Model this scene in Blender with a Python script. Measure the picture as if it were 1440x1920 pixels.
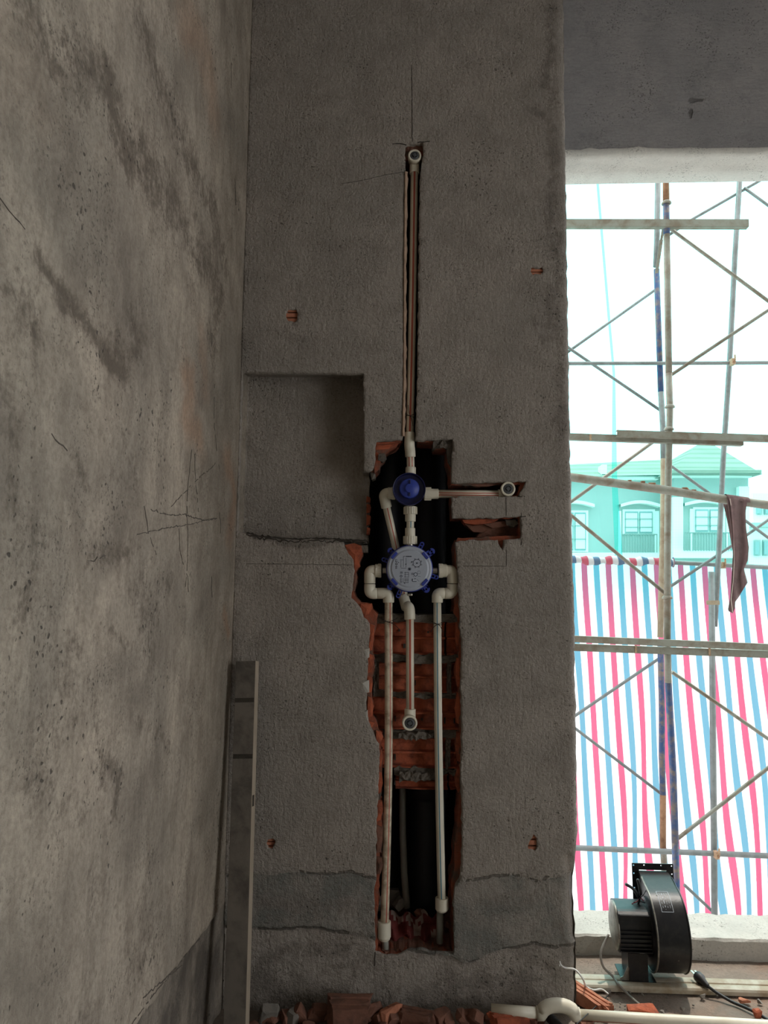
import bpy, bmesh, math, random
import numpy as np
from mathutils import Vector, Matrix
from mathutils.geometry import delaunay_2d_cdt
random.seed(7); rng = np.random.default_rng(7)
for o in list(bpy.data.objects): bpy.data.objects.remove(o)
S = bpy.context.scene; COL = S.collection

# ------------------------------------------------------------------ camera
F = 1350.0
PITCH, ROLL = math.radians(5.74), math.radians(0.6)
CAM = Vector((0, -1.95, 1.085))
_f = Vector((0, math.cos(PITCH), math.sin(PITCH))); _u0 = Vector((0, -math.sin(PITCH), math.cos(PITCH))); _r0 = Vector((1, 0, 0))
_r = _r0*math.cos(ROLL)+_u0*math.sin(ROLL); _u = _u0*math.cos(ROLL)-_r0*math.sin(ROLL)
cd = bpy.data.cameras.new('camera'); cd.sensor_fit = 'VERTICAL'; cd.sensor_height = 24; cd.lens = 24*F/1920; cd.clip_start = .02; cd.clip_end = 300
cam = bpy.data.objects.new('camera', cd); COL.objects.link(cam); S.camera = cam
M = Matrix.Identity(4)
for i in range(3): M[i][0] = _r[i]; M[i][1] = _u[i]; M[i][2] = -_f[i]; M[i][3] = CAM[i]
cam.matrix_world = M
# ------------------------------------------------------------------ world, sun, exposure
S.view_settings.view_transform = 'Standard'; S.view_settings.look = 'None'; S.view_settings.gamma = 1
S.view_settings.use_curve_mapping = False; S.view_settings.exposure = -0.95
W = bpy.data.worlds.new('World'); S.world = W; W.use_nodes = True
bg = W.node_tree.nodes['Background']; bg.inputs[0].default_value = (.93, .97, 1.0, 1); bg.inputs[1].default_value = 7.0
sl = bpy.data.lights.new('sun', 'SUN'); sl.energy = 4.5; sl.angle = math.radians(1.2); sl.color = (1, .93, .82)
so = bpy.data.objects.new('sun', sl); COL.objects.link(so)
_sd = Vector((-.20, -.30, -1.0)).normalized(); so.rotation_euler = _sd.to_track_quat('-Z', 'Y').to_euler()
# lights at the openings (window in view = portal; unseen doorway behind right = area light added as fill)
pl = bpy.data.lights.new('window_portal', 'AREA'); pl.shape = 'RECTANGLE'; pl.size = 1.8; pl.size_y = 2.4; pl.cycles.is_portal = True
po = bpy.data.objects.new('window_portal', pl); COL.objects.link(po); po.location = (1.40, .46, 1.28); po.rotation_euler = (math.radians(-90), 0, 0)
dl = bpy.data.lights.new('doorway_fill', 'AREA'); dl.shape = 'RECTANGLE'; dl.size = 1.7; dl.size_y = 2.0; dl.energy = 22; dl.color = (1, .95, .88)
do = bpy.data.objects.new('doorway_fill', dl); COL.objects.link(do); do.location = (2.97, -2.4, 1.15); do.rotation_euler = (0, math.radians(90), 0)

# ------------------------------------------------------------------ projection helpers
def ray(px, py): return (_f + _r*((px-720)/F) - _u*((py-960)/F))
def U(px, py, Y=0.0):
    d = ray(px, py); t = (Y-CAM.y)/d.y; return CAM+d*t
def UX(px, py, X):
    d = ray(px, py); t = (X-CAM.x)/d.x; return CAM+d*t
def UZ(px, py, Z):
    d = ray(px, py); t = (Z-CAM.z)/d.z; return CAM+d*t
KW = 0.05
def UW(px, py, d0):            # plane of the window wall and all that is parallel to it outside: Y + KW*(X-.5) = d0
    d = ray(px, py); t = (d0-CAM.y-KW*(CAM.x-.5))/(d.y+KW*d.x); return CAM+d*t
def wy(X, d0): return d0-KW*(X-.5)
XL = -0.402

# ------------------------------------------------------------------ materials
def lin(c):
    c = c/255.0; return c/12.92 if c <= .04045 else ((c+.055)/1.055)**2.4
def rgb(r, g, b): return (lin(r), lin(g), lin(b), 1)
MATS = {}
class N:
    def __init__(s, name):
        s.m = bpy.data.materials.new(name); s.m.use_nodes = True; s.t = s.m.node_tree; s.t.nodes.clear()
        s.out = s.t.nodes.new('ShaderNodeOutputMaterial'); MATS[name] = s.m
    def n(s, typ, props={}, **inp):
        nd = s.t.nodes.new('ShaderNode'+typ)
        for k, v in props.items(): setattr(nd, k, v)
        for k, v in inp.items():
            key = int(k[1:]) if k[0] == 'i' and k[1:].isdigit() else k.replace('_', ' ')
            sk = nd.inputs[key]
            if isinstance(v, bpy.types.NodeSocket): s.t.links.new(v, sk)
            else: sk.default_value = v
        return nd
    def math(s, op, a, b=0.0, clamp=False):
        return s.n('Math', {'operation': op, 'use_clamp': clamp}, i0=a, i1=b).outputs[0]
    def coord(s, scale=(1, 1, 1), rot=(0, 0, 0)):
        tc = s.n('TexCoord'); return s.n('Mapping', {}, Vector=tc.outputs['Object'], Scale=scale, Rotation=rot).outputs[0]
    def noise(s, co, scale, detail=4, rough=.55, dist=0.0):
        return s.n('TexNoise', {}, Vector=co, Scale=scale, Detail=detail, Roughness=rough, Distortion=dist).outputs['Fac']
    def remap(s, v, a, b, c=0.0, d=1.0):
        return s.n('MapRange', {'interpolation_type': 'SMOOTHSTEP'}, i0=v, i1=a, i2=b, i3=c, i4=d).outputs[0]
    def mix(s, f, a, b, blend='MIX'):
        nd = s.n('Mix', {'data_type': 'RGBA', 'blend_type': blend}); 
        for idx, v in ((0, f), (6, a), (7, b)):
            if isinstance(v, bpy.types.NodeSocket): s.t.links.new(v, nd.inputs[idx])
            else: nd.inputs[idx].default_value = v
        return nd.outputs[2]
    def attr(s, name): return s.n('Attribute', {'attribute_name': name}).outputs['Fac']
    def bump(s, h, dist, strength=1.0, normal=None):
        nd = s.n('Bump', {}, Height=h, Distance=dist, Strength=strength)
        if normal is not None: s.t.links.new(normal, nd.inputs['Normal'])
        return nd.outputs[0]
    def bsdf(s, color, rough=.8, metal=0.0, normal=None, **kw):
        b = s.n('BsdfPrincipled', {}, Base_Color=color, Roughness=rough, Metallic=metal, **kw)
        if normal is not None: s.t.links.new(normal, b.inputs['Normal'])
        s.t.links.new(b.outputs[0], s.out.inputs[0]); return b

def plaster(name, c1, c2, cs, cz, pit=.5, rip=(1, 1, 1), riprot=(0, 0, 0), ripamt=.0016, pitscale=70, grain=.0007):
    k = N(name); co = k.coord()
    big = k.noise(co, 2.6, 7, .62, .8); mid = k.noise(co, 9, 8, .62, .3); fine = k.noise(co, 115, 4, .65); sm = k.noise(co, 45, 6, .65)
    col = k.mix(k.remap(big, .32, .68), c1, c2)
    col = k.mix(k.remap(mid, .38, .72, 0, .42), col, cs)
    z = k.remap(k.math('ADD', k.attr('zone'), k.math('MULTIPLY', k.math('SUBTRACT', mid, .5), .7)), .35, .65)
    col = k.mix(z, col, k.mix(k.remap(mid, .35, .65), cz, c2))
    st = k.math('ADD', k.attr('stain'), k.math('MULTIPLY', k.math('SUBTRACT', sm, .5), 1.5))
    st = k.math('ADD', st, k.math('MULTIPLY', k.math('SUBTRACT', mid, .5), 1.3))
    st = k.math('ADD', st, k.math('MULTIPLY', k.math('SUBTRACT', fine, .5), .9))
    stm = k.math('MULTIPLY', k.remap(st, .15, 1.0), k.remap(k.attr('stain'), .03, .2))
    col = k.mix(k.math('MULTIPLY', stm, .85), col, cs)
    col = k.mix(k.remap(k.attr('warm'), 0, 1, 0, .55), col, rgb(176, 134, 104))
    ck = k.math('ADD', k.attr('crack'), k.math('MULTIPLY', k.math('SUBTRACT', sm, .5), .5))
    ckm = k.remap(ck, .45, .7)
    col = k.mix(k.math('MULTIPLY', ckm, .6), col, rgb(50, 45, 40))
    # small air pits, gathered in patches
    v = k.n('TexVoronoi', {}, Vector=k.mix(.018, co, k.n('TexNoise', {}, Vector=co, Scale=60.0).outputs['Color']), Scale=pitscale).outputs['Distance']
    patch = k.remap(k.noise(co, 5.5, 3, .5), .42, .66)
    patch = k.math('ADD', patch, k.math('MULTIPLY', stm, .35))
    thr = k.math('MULTIPLY', patch, .21)
    pm = k.remap(k.math('SUBTRACT', thr, v), -.02, .07)
    col = k.mix(k.math('MULTIPLY', pm, pit), col, rgb(46, 42, 38))
    spk = k.math('MULTIPLY', k.remap(k.noise(co, 190, 2, .5), .56, .68), k.remap(k.noise(co, 11, 4, .6), .40, .68))
    col = k.mix(k.math('MULTIPLY', spk, .7), col, rgb(58, 53, 48))
    col = k.mix(k.remap(fine, .35, .7, 0, .34), col, cs)  # fine relief: cavity shade mixed into the colour
    tr = k.noise(k.coord(rip, riprot), 1.0, 5, .6, .6); col = k.mix(k.remap(tr, .44, .66, 0, .26), col, cs)  # trowel ripples: their shading mixed into the colour as well as the bump
    h = k.math('ADD', k.math('MULTIPLY', tr, ripamt/.001), k.math('MULTIPLY', fine, grain/.001))
    h = k.math('ADD', h, k.math('MULTIPLY', mid, 2.2))
    h = k.math('ADD', h, k.math('MULTIPLY', sm, .9))
    h = k.math('SUBTRACT', h, k.math('MULTIPLY', pm, 1.8)); h = k.math('SUBTRACT', h, k.math('MULTIPLY', ckm, 3.5))
    k.bsdf(col, .93, normal=k.bump(h, .001, 1.0)); return k.m
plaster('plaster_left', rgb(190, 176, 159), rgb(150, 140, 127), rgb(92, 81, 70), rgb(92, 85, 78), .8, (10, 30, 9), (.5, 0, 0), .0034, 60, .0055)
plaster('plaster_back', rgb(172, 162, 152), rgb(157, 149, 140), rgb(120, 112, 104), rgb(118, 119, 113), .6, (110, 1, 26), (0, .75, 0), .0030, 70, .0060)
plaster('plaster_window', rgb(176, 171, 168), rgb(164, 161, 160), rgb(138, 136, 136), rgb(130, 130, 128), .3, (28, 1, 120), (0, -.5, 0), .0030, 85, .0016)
plaster('soffit_cement', rgb(196, 190, 180), rgb(182, 178, 170), rgb(160, 156, 149), rgb(140, 140, 135), .35, (20, 20, 20), (0, 0, 0), .001, 60)
plaster('soffit_pale', rgb(238, 234, 225), rgb(226, 223, 214), rgb(206, 202, 194), rgb(170, 170, 165), .35, (20, 20, 20), (0, 0, 0), .001, 60)
plaster('floor_cement', rgb(150, 136, 122), rgb(130, 118, 107), rgb(104, 94, 85), rgb(146, 116, 96), .5, (20, 20, 20), (0, 0, 0), .002, 50, .0025)
plaster('mortar', rgb(124, 115, 104), rgb(100, 92, 83), rgb(64, 59, 54), rgb(90, 84, 78), .5, (60, 60, 60), (0, 0, 0), .003, 90, .004)

def simple(name, c, rough=.5, metal=0.0, c2=None, sc=12, amt=.5, bump=0.0, bsc=80, spec=.5):
    k = N(name); co = k.coord(); col = c
    if c2 is not None:
        f = k.remap(k.noise(co, sc, 6, .65, .3), .4, .68, 0, amt); col = k.mix(f, c, c2)
    nm = k.bump(k.noise(co, bsc, 4, .6), bump) if bump else None
    k.bsdf(col, rough, metal, nm, Specular_IOR_Level=spec); return k.m
simple('brick', rgb(176, 92, 62), .92, 0, rgb(112, 58, 42), 26, .95, .002, 110)
simple('brick_pale', rgb(186, 122, 94), .92, 0, rgb(150, 92, 68), 26, .8, .0015, 120)
simple('brick_dusty_shade', rgb(126, 86, 70), .94, 0, rgb(84, 62, 52), 24, .9, .002, 90)  # dusty brick, also darkened to stand for shade
simple('core_mix', rgb(150, 80, 56), .95, 0, rgb(92, 82, 72), 16, 1.0, .003, 90)
simple('ppr', rgb(226, 219, 200), .38, 0, rgb(206, 196, 174), 10, .5)
simple('ppr_dirty', rgb(220, 206, 182), .5, 0, rgb(140, 118, 92), 38, .75)
simple('stripe_red', rgb(186, 92, 72), .5); simple('stripe_blue', rgb(70, 130, 150), .5)
simple('plug_grey', rgb(84, 86, 88), .6, 0, rgb(60, 62, 64), 60, .6)
simple('blue_plastic', rgb(58, 72, 160), .4, 0, rgb(44, 54, 132), 20, .4)
simple('blue_dark', rgb(22, 27, 74), .35); simple('blue_knob', rgb(48, 66, 156), .45)
simple('cap_white', rgb(176, 182, 194), .35, 0, rgb(160, 166, 178), 10, .4)
simple('print_ink', rgb(40, 44, 60), .7)
simple('brass', rgb(196, 190, 176), .3, .9)
simple('black_pipe', rgb(30, 32, 38), .55, 0, rgb(22, 23, 28), 8, .5)
simple('grey_pipe', rgb(150, 150, 142), .5, 0, rgb(120, 118, 110), 15, .5)
simple('void_wall_shade', rgb(70, 66, 62), .95, 0, rgb(52, 50, 47), 8, .6, .003, 40)  # unlit depth of the duct put into the wall colour
simple('alu_dusty', rgb(124, 116, 106), .7, .05, rgb(82, 76, 70), 11, .9, .0008, 60)
simple('alu_edge', rgb(176, 162, 144), .6, .05, rgb(160, 146, 128), 14, .6)
simple('score_mark', rgb(58, 52, 47), .95)
simple('scratch_dark', rgb(92, 84, 75), .95, 0, rgb(66, 60, 54), 40, .8)
simple('mud_slit_shade', rgb(70, 64, 56), .95, 0, rgb(52, 47, 42), 60, .7, .001)
simple('galv', rgb(146, 143, 130), .6, .15, rgb(118, 98, 78), 10, .8, .0006, 40)
simple('galv_grey', rgb(134, 138, 136), .55, .2, rgb(106, 108, 104), 8, .7)
simple('blue_paint', rgb(50, 76, 118), .55, .1, rgb(134, 112, 88), 16, .8, .0006, 40)
simple('rust', rgb(158, 118, 88), .8, .1, rgb(120, 80, 56), 20, .7)
simple('wood_tan', rgb(164, 148, 124), .8, 0, rgb(136, 112, 88), 14, .7)
simple('cloth_brown', rgb(122, 96, 94), .95, 0, rgb(92, 72, 72), 25, .5, .001, 200)
simple('cloth_edge', rgb(210, 190, 176), .9)
simple('fan_black', rgb(26, 26, 29), .38, .2, rgb(60, 56, 52), 46, .35, .0003, 60)
simple('fan_metal', rgb(150, 146, 136), .45, .6, rgb(70, 66, 60), 30, .6)
simple('label_white', rgb(196, 204, 214), .6); simple('sticker_orange', rgb(214, 132, 92), .7)
simple('wire_black', rgb(34, 33, 34), .5); simple('wire_grey', rgb(130, 124, 116), .6); simple('wire_white', rgb(226, 224, 220), .5)
simple('wire_red', rgb(150, 40, 52), .5); simple('tie_wire', rgb(48, 42, 38), .6, .3)
simple('pvc_profile', rgb(178, 171, 154), .55, 0, rgb(138, 114, 82), 12, .75)
simple('stone_grey', rgb(128, 122, 114), .95, 0, rgb(96, 92, 86), 30, .7, .002, 90)
simple('bag_red', rgb(112, 44, 40), .7, 0, rgb(80, 32, 30), 12, .7); simple('bag_white', rgb(164, 146, 136), .75, 0, rgb(130, 100, 92), 20, .6)
simple('house_wall', rgb(172, 170, 168), .9, 0, rgb(160, 158, 155), .6, .4)
simple('house_trim', rgb(246, 244, 238), .8); simple('house_roof', rgb(150, 138, 124), .85, 0, rgb(128, 118, 106), .8, .6)
simple('house_glass', rgb(140, 152, 156), .3); simple('house_rail', rgb(138, 138, 136), .6)
simple('curtain', rgb(232, 232, 228), .9)
simple('rust_clamp', rgb(190, 160, 130), .6, .3, rgb(150, 104, 74), 60, .7)

# roof with tile courses in relief
k = N('roof_tiles'); co = k.coord()
wv = k.n('TexWave', {'wave_type': 'BANDS', 'bands_direction': 'Z'}, Vector=co, Scale=1.4).outputs['Fac']
k.bsdf(k.mix(k.remap(k.noise(co, .8, 4), .4, .7, 0, .5), rgb(150, 138, 124), rgb(126, 116, 104)), .85, normal=k.bump(wv, .08))
# striped tarp: printed stripes along its own width coordinate, light passes through it
k = N('tarp'); ud = k.attr('u'); co = k.coord()
fr = k.math('FRACT', ud); 
wob = k.math('MULTIPLY', k.math('SUBTRACT', k.noise(co, 30, 2), .5), .02)
fr = k.math('ADD', fr, wob)
def band(c, w): return k.remap(k.math('ABSOLUTE', k.math('SUBTRACT', fr, c)), w, w-.02)
red = band(.25, .13); blue = band(.75, .13)
weave = k.n('TexWave', {'wave_type': 'BANDS', 'bands_direction': 'X'}, Vector=co, Scale=60.0, Distortion=1.0).outputs['Fac']
col = k.mix(red, rgb(246, 250, 252), (.56, .10, .19, 1)); col = k.mix(blue, col, (.13, .32, .43, 1))
col = k.mix(k.remap(weave, .3, 1, 0, .10), col, rgb(200, 200, 210))
d = k.n('BsdfDiffuse', {}, Color=col); t = k.n('BsdfTranslucent', {}, Color=col)
ms = k.n('MixShader', {}, i0=.62, i1=d.outputs[0], i2=t.outputs[0]); k.t.links.new(ms.outputs[0], k.out.inputs[0])
# green safety net: fine open mesh, seen through
k = N('net'); co = k.coord()
w1 = k.n('TexWave', {'wave_type': 'BANDS', 'bands_direction': 'X'}, Vector=co, Scale=22.0, Distortion=.3).outputs['Fac']
w2 = k.n('TexWave', {'wave_type': 'BANDS', 'bands_direction': 'Z'}, Vector=co, Scale=22.0, Distortion=.3).outputs['Fac']
g = k.remap(k.math('MAXIMUM', w1, w2), .6, 1.0)
tr = k.n('BsdfTransparent', {}, Color=k.mix(g, (.48, .95, .92, 1), (.38, .90, .86, 1)))
di = k.n('BsdfTranslucent', {}, Color=rgb(30, 190, 170))
ms = k.n('MixShader', {}, i0=.12, i1=tr.outputs[0], i2=di.outputs[0]); k.t.links.new(ms.outputs[0], k.out.inputs[0])

# ------------------------------------------------------------------ mesh builder
def frame(t, ref=None):
    t = Vector(t).normalized()
    a = Vector((0, 0, 1)) if abs(t.z) < .9 else Vector((0, 1, 0))
    if ref is not None: a = Vector(ref)
    x = a.cross(t); 
    if x.length < 1e-5: x = Vector((1, 0, 0)).cross(t)
    x.normalize(); return x, t.cross(x)
def fillet(pts, rad, n=6):
    pts = [Vector(p) for p in pts]; out = [pts[0]]
    for i in range(1, len(pts)-1):
        a, b, c = pts[i-1], pts[i], pts[i+1]; d1 = (a-b); d2 = (c-b)
        r = min(rad, d1.length*.49, d2.length*.49); p = b+d1.normalized()*r; q = b+d2.normalized()*r
        for j in range(n+1):
            s = j/n; out.append((1-s)**2*p+2*s*(1-s)*b+s*s*q)
    out.append(pts[-1]); return out
def catmull(pts, n=8):
    P = [Vector(p) for p in pts]; P = [P[0]*2-P[1]]+P+[P[-1]*2-P[-2]]; out = []
    for i in range(1, len(P)-2):
        for j in range(n):
            t = j/n; out.append(.5*((2*P[i])+(P[i+1]-P[i-1])*t+(2*P[i-1]-5*P[i]+4*P[i+1]-P[i+2])*t*t+(3*P[i]-P[i-1]-3*P[i+1]+P[i+2])*t**3))
    out.append(P[-2]); return out
class MB:
    def __init__(s): s.v = []; s.f = []; s.mi = []; s.sm = []
    def add(s, vs, fs, mi=0, smooth=False):
        b = len(s.v); s.v += [tuple(p) for p in vs]
        for q in fs: s.f.append(tuple(b+i for i in q)); s.mi.append(mi); s.sm.append(smooth)
        return b
    def box(s, c, size, mi=0, axes=None, bev=0.0):
        c = Vector(c); hx, hy, hz = [x/2 for x in size]
        ax = axes or (Vector((1, 0, 0)), Vector((0, 1, 0)), Vector((0, 0, 1)))
        if bev <= 0:
            vs = [c+ax[0]*(hx*i)+ax[1]*(hy*j)+ax[2]*(hz*l) for i in (-1, 1) for j in (-1, 1) for l in (-1, 1)]
            s.add(vs, [(0, 1, 3, 2), (4, 6, 7, 5), (0, 4, 5, 1), (2, 3, 7, 6), (0, 2, 6, 4), (1, 5, 7, 3)], mi)
        else:
            bm = bmesh.new(); bmesh.ops.create_cube(bm, size=1)
            for v in bm.verts: v.co = Vector((v.co.x*hx*2, v.co.y*hy*2, v.co.z*hz*2))
            bmesh.ops.bevel(bm, geom=bm.edges[:], offset=bev, segments=2, affect='EDGES', profile=.5)
            bm.verts.ensure_lookup_table()
            s.add([c+ax[0]*v.co.x+ax[1]*v.co.y+ax[2]*v.co.z for v in bm.verts], [[v.index for v in f.verts] for f in bm.faces], mi); bm.free()
        return s
    def beam(s, a, b, w, h, mi=0, up=(0, 0, 1), bev=0.0):
        a, b = Vector(a), Vector(b); t = (b-a); L = t.length; t.normalize(); x = Vector(up).cross(t).normalized(); y = t.cross(x)
        return s.box((a+b)/2, (w, h, L), mi, (x, y, t), bev)
    def sweep(s, path, rad, seg=16, mi=0, caps=True, stripes=None, ref=None, smooth=True, sq=None):
        P = [Vector(p) for p in path]; n = len(P); R = rad if hasattr(rad, '__len__') else [rad]*n
        T = [(P[min(i+1, n-1)]-P[max(i-1, 0)]).normalized() for i in range(n)]
        x, y = frame(T[0], ref); vs = []
        for i in range(n):
            if i:
                x = x-T[i]*x.dot(T[i]); x.normalize(); y = T[i].cross(x)
            for j in range(seg):
                a = 2*math.pi*j/seg; vs.append(P[i]+(x*math.cos(a)+y*math.sin(a))*R[i])
        b = s.add(vs, [], mi)
        for i in range(n-1):
            for j in range(seg):
                m = mi
                if stripes and j in stripes: m = stripes[j]
                s.f.append((b+i*seg+j, b+i*seg+(j+1) % seg, b+(i+1)*seg+(j+1) % seg, b+(i+1)*seg+j)); s.mi.append(m); s.sm.append(smooth)
        if caps:
            s.f.append(tuple(b+j for j in reversed(range(seg)))); s.mi.append(mi); s.sm.append(False)
            s.f.append(tuple(b+(n-1)*seg+j for j in range(seg))); s.mi.append(mi); s.sm.append(False)
        return s
    def lathe(s, o, axis, prof, seg=32, mi=0, smooth=False, mis=None):   # prof: (radius, along)
        o = Vector(o); t = Vector(axis).normalized(); x, y = frame(t); vs = []
        for r, h in prof:
            for j in range(seg):
                a = 2*math.pi*j/seg; vs.append(o+t*h+(x*math.cos(a)+y*math.sin(a))*max(r, 1e-5))
        b = s.add(vs, [], mi)
        for i in range(len(prof)-1):
            for j in range(seg):
                s.f.append((b+i*seg+j, b+i*seg+(j+1) % seg, b+(i+1)*seg+(j+1) % seg, b+(i+1)*seg+j)); s.mi.append(mis[i] if mis else mi); s.sm.append(smooth)
        return s
    def prism(s, poly, o, ax, ay, depth, mi=0):      # polygon in (ax,ay) extruded by vector depth
        o = Vector(o); ax = Vector(ax); ay = Vector(ay); d = Vector(depth); n = len(poly)
        vs = [o+ax*p[0]+ay*p[1] for p in poly]; vs += [v+d for v in vs]
        s.add(vs, [tuple(range(n)), tuple(reversed(range(n, 2*n)))]+[(i, n+i, n+(i+1) % n, (i+1) % n) for i in range(n)], mi); return s
    def mesh(s, name, mats, off=None):
        me = bpy.data.meshes.new(name); vs = s.v if off is None else [(p[0]-off[0], p[1]-off[1], p[2]-off[2]) for p in s.v]
        me.from_pydata(vs, [], s.f)
        for m in mats: me.materials.append(MATS[m])
        me.polygons.foreach_set('material_index', s.mi); me.polygons.foreach_set('use_smooth', s.sm)
        me.update(); bm = bmesh.new(); bm.from_mesh(me); bmesh.ops.recalc_face_normals(bm, faces=bm.faces[:]); bm.to_mesh(me); bm.free()
        return me
    def obj(s, name, mats, parent=None, local=False):
        if isinstance(mats, str): mats = [mats]
        if parent is None:
            a = np.array(s.v); off = (float((a[:, 0].min()+a[:, 0].max())/2), float((a[:, 1].min()+a[:, 1].max())/2), float(a[:, 2].min()))
            o = bpy.data.objects.new(name, s.mesh(name, mats, off)); o.location = off
        else:
            o = bpy.data.objects.new(name, s.mesh(name, mats)); o.parent = parent
            if not local:
                q = parent; inv = Matrix.Identity(4)
                loc = Vector(q.get('_loc', (0, 0, 0))); o.matrix_parent_inverse = Matrix.Translation(-loc)
        COL.objects.link(o); return o
def tag(o, label=None, cat=None, group=None, kind=None):
    if label: o['label'] = label
    if cat: o['category'] = cat
    if group: o['group'] = group
    if kind: o['kind'] = kind
    return o
LOCS = []
def thing(name, label, cat, loc=(0, 0, 0), group=None, rot=(0, 0, 0)):
    o = bpy.data.objects.new(name, None); o.empty_display_size = .05; o.location = loc; o.rotation_euler = rot; COL.objects.link(o)
    o['_loc'] = [float(x) for x in loc]; LOCS.append(o); return tag(o, label, cat, group)

# ------------------------------------------------------------------ dense sheets with holes and traced marks
def inside(P, poly):
    x, y = P[:, 0], P[:, 1]; r = np.zeros(len(P), bool); n = len(poly)
    for i in range(n):
        x1, y1 = poly[i]; x2, y2 = poly[(i+1) % n]
        if y1 == y2: continue
        c = ((y1 > y) != (y2 > y)) & (x < (x2-x1)*(y-y1)/(y2-y1)+x1); r ^= c
    return r
def resample(poly, step, jit=0.0, closed=True):
    out = []; n = len(poly)
    for i in range(n if closed else n-1):
        a = np.array(poly[i], float); b = np.array(poly[(i+1) % n], float); L = np.linalg.norm(b-a); m = max(1, int(L/step))
        for j in range(m):
            p = a+(b-a)*j/m
            if jit: p = p+rng.normal(0, jit, 2)*(1 if j else .5)
            out.append(tuple(p))
    if not closed: out.append(tuple(poly[-1]))
    return out
def cdt_sheet(outline, holes, step):
    loops = [outline]+holes; vs = []; es = []
    for lp in loops:
        b = len(vs); vs += lp; es += [(b+i, b+(i+1) % len(lp)) for i in range(len(lp))]
    a = np.array(outline); x0, y0 = a.min(0); x1, y1 = a.max(0)
    gx = np.arange(x0+step*.5, x1, step); gy = np.arange(y0+step*.5, y1, step)
    G = np.stack(np.meshgrid(gx, gy), -1).reshape(-1, 2); G = G+rng.uniform(-.25, .25, G.shape)*step
    keep = inside(G, outline)
    for h in holes: keep &= ~inside(G, h)
    G = G[keep]; allv = [Vector(p) for p in vs]+[Vector(p) for p in G.tolist()]
    r = delaunay_2d_cdt(allv, es, [], 0, 1e-6)
    V = np.array([tuple(p) for p in r[0]]); T = np.array([tuple(f) for f in r[2]])
    c = V[T].mean(1); ok = inside(c, outline)
    for h in holes: ok &= ~inside(c, h)
    T = T[ok]; return V, T
def boundary(T):
    E = np.concatenate([T[:, [0, 1]], T[:, [1, 2]], T[:, [2, 0]]]); key = np.sort(E, 1)
    u, idx, cnt = np.unique(key, axis=0, return_index=True, return_counts=True); return E[idx[cnt == 1]]
def pdist(P, line):
    d = np.full(len(P), 1e9); L = np.array(line, float)
    for i in range(len(L)-1):
        a, b = L[i], L[i+1]; ab = b-a; t = np.clip(((P-a)@ab)/(ab@ab+1e-12), 0, 1)
        d = np.minimum(d, np.linalg.norm(P-(a+t[:, None]*ab), axis=1))
    return d
def vnoise(P, sc, seed=0, oct=3):
    from mathutils import noise as mn
    o = Vector((seed*13.7, seed*7.1, seed*3.3)); return np.array([mn.fractal(Vector((p[0]*sc, p[1]*sc, 0))+o, 1.0, 2.0, oct) for p in P])
def sheet_obj(name, V3, faces, mats, attrs, parent=None, smooth=True, mi=None):
    me = bpy.data.meshes.new(name); me.from_pydata(V3.tolist(), [], [list(f) for f in faces])
    for m in (mats if isinstance(mats, list) else [mats]): me.materials.append(MATS[m])
    me.polygons.foreach_set('use_smooth', [smooth]*len(me.polygons))
    if mi is not None: me.polygons.foreach_set('material_index', mi)
    for kx, a in attrs.items():
        at = me.attributes.new(kx, 'FLOAT', 'POINT'); at.data.foreach_set('value', np.asarray(a, dtype=np.float32))
    me.update(); o = bpy.data.objects.new(name, me); COL.objects.link(o)
    if parent: o.parent = parent
    return o
def xz(pts, Y=0.0): return [(U(a, b, Y).x, U(a, b, Y).z) for a, b in pts]
def zero(n): return np.zeros(n)

# ================================================================== THE SETTING
XR = .505   # nominal right edge of the shower wall
# ---- wall_back: plaster skin with the chased opening
HOLE = [(760,269),(759,290),(761,322),(759,380),(758,480),(757,600),(757,720),(755.5,790),(755,823),
 (735,825),(706,827),(704,845),(703,866),(699,880),(692,884),(682,882),(682,840),(682,760),(681.5,700),(600,699),(520,698),(454,697),
 (449,850),(444.5,994),(462,1000),(485,1006),(517,1009),(555,1012),(592,1010),(630,1012),(644,1014),(646,1025),(653,1038),(662,1049),(665,1070),(662,1096),(658,1120),(668,1131),(676,1141),(682,1158),
 (693,1170),(694,1189),(692,1207),(689,1224),(690,1245),(687,1278),(688,1297),(686,1326),(690,1351),(697,1366),(705,1389),(711,1397),(712,1432),(709,1474),(708,1521),(706,1562),(705,1623),(706,1643),(703,1660),(701,1680),(703,1700),(701,1729),(703,1745),(703,1790),
 (725,1797),(745,1796),(770,1785),(790,1783),(815,1790),(850,1792),(853,1788),(852,1765),(851,1725),(849,1700),(852,1680),(855,1661),(863,1651),(865,1633),(867,1562),(865,1480),(864,1440),(866,1370),(864,1287),(866,1224),(863,1182),(862,1120),(860,1110),(858,1065),(854,1017),
 (880,1012),(934,1012),(938,1026),(943,1032),(946,1012),(977,1009),(978,990),(977,968),(920,971),(848,971),(847,932),(900,931),(976,931),(974,927),(982,914),(988,903),(920,904),(847,905),
 (847,860),(850,823),(815,824),(779,825),(780,780),(783,700),(784,560),(786,430),(788,330),(790,310),(793,290),(793,265)]
PATCH = {  # small spots where the plaster is scraped off and ribbed brick shows
 'a': [(540,580),(556,579),(558,598),(552,604),(541,602),(535,590)],
 'b': [(996,501),(1017,500),(1020,509),(1013,515),(996,513)],
 'c': [(503,1574),(512,1572),(516,1580),(512,1592),(503,1590),(499,1582)],
 'd': [(1000,1564),(1006,1572),(1008,1588),(1004,1596),(991,1594),(989,1584),(995,1574)]}
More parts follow.
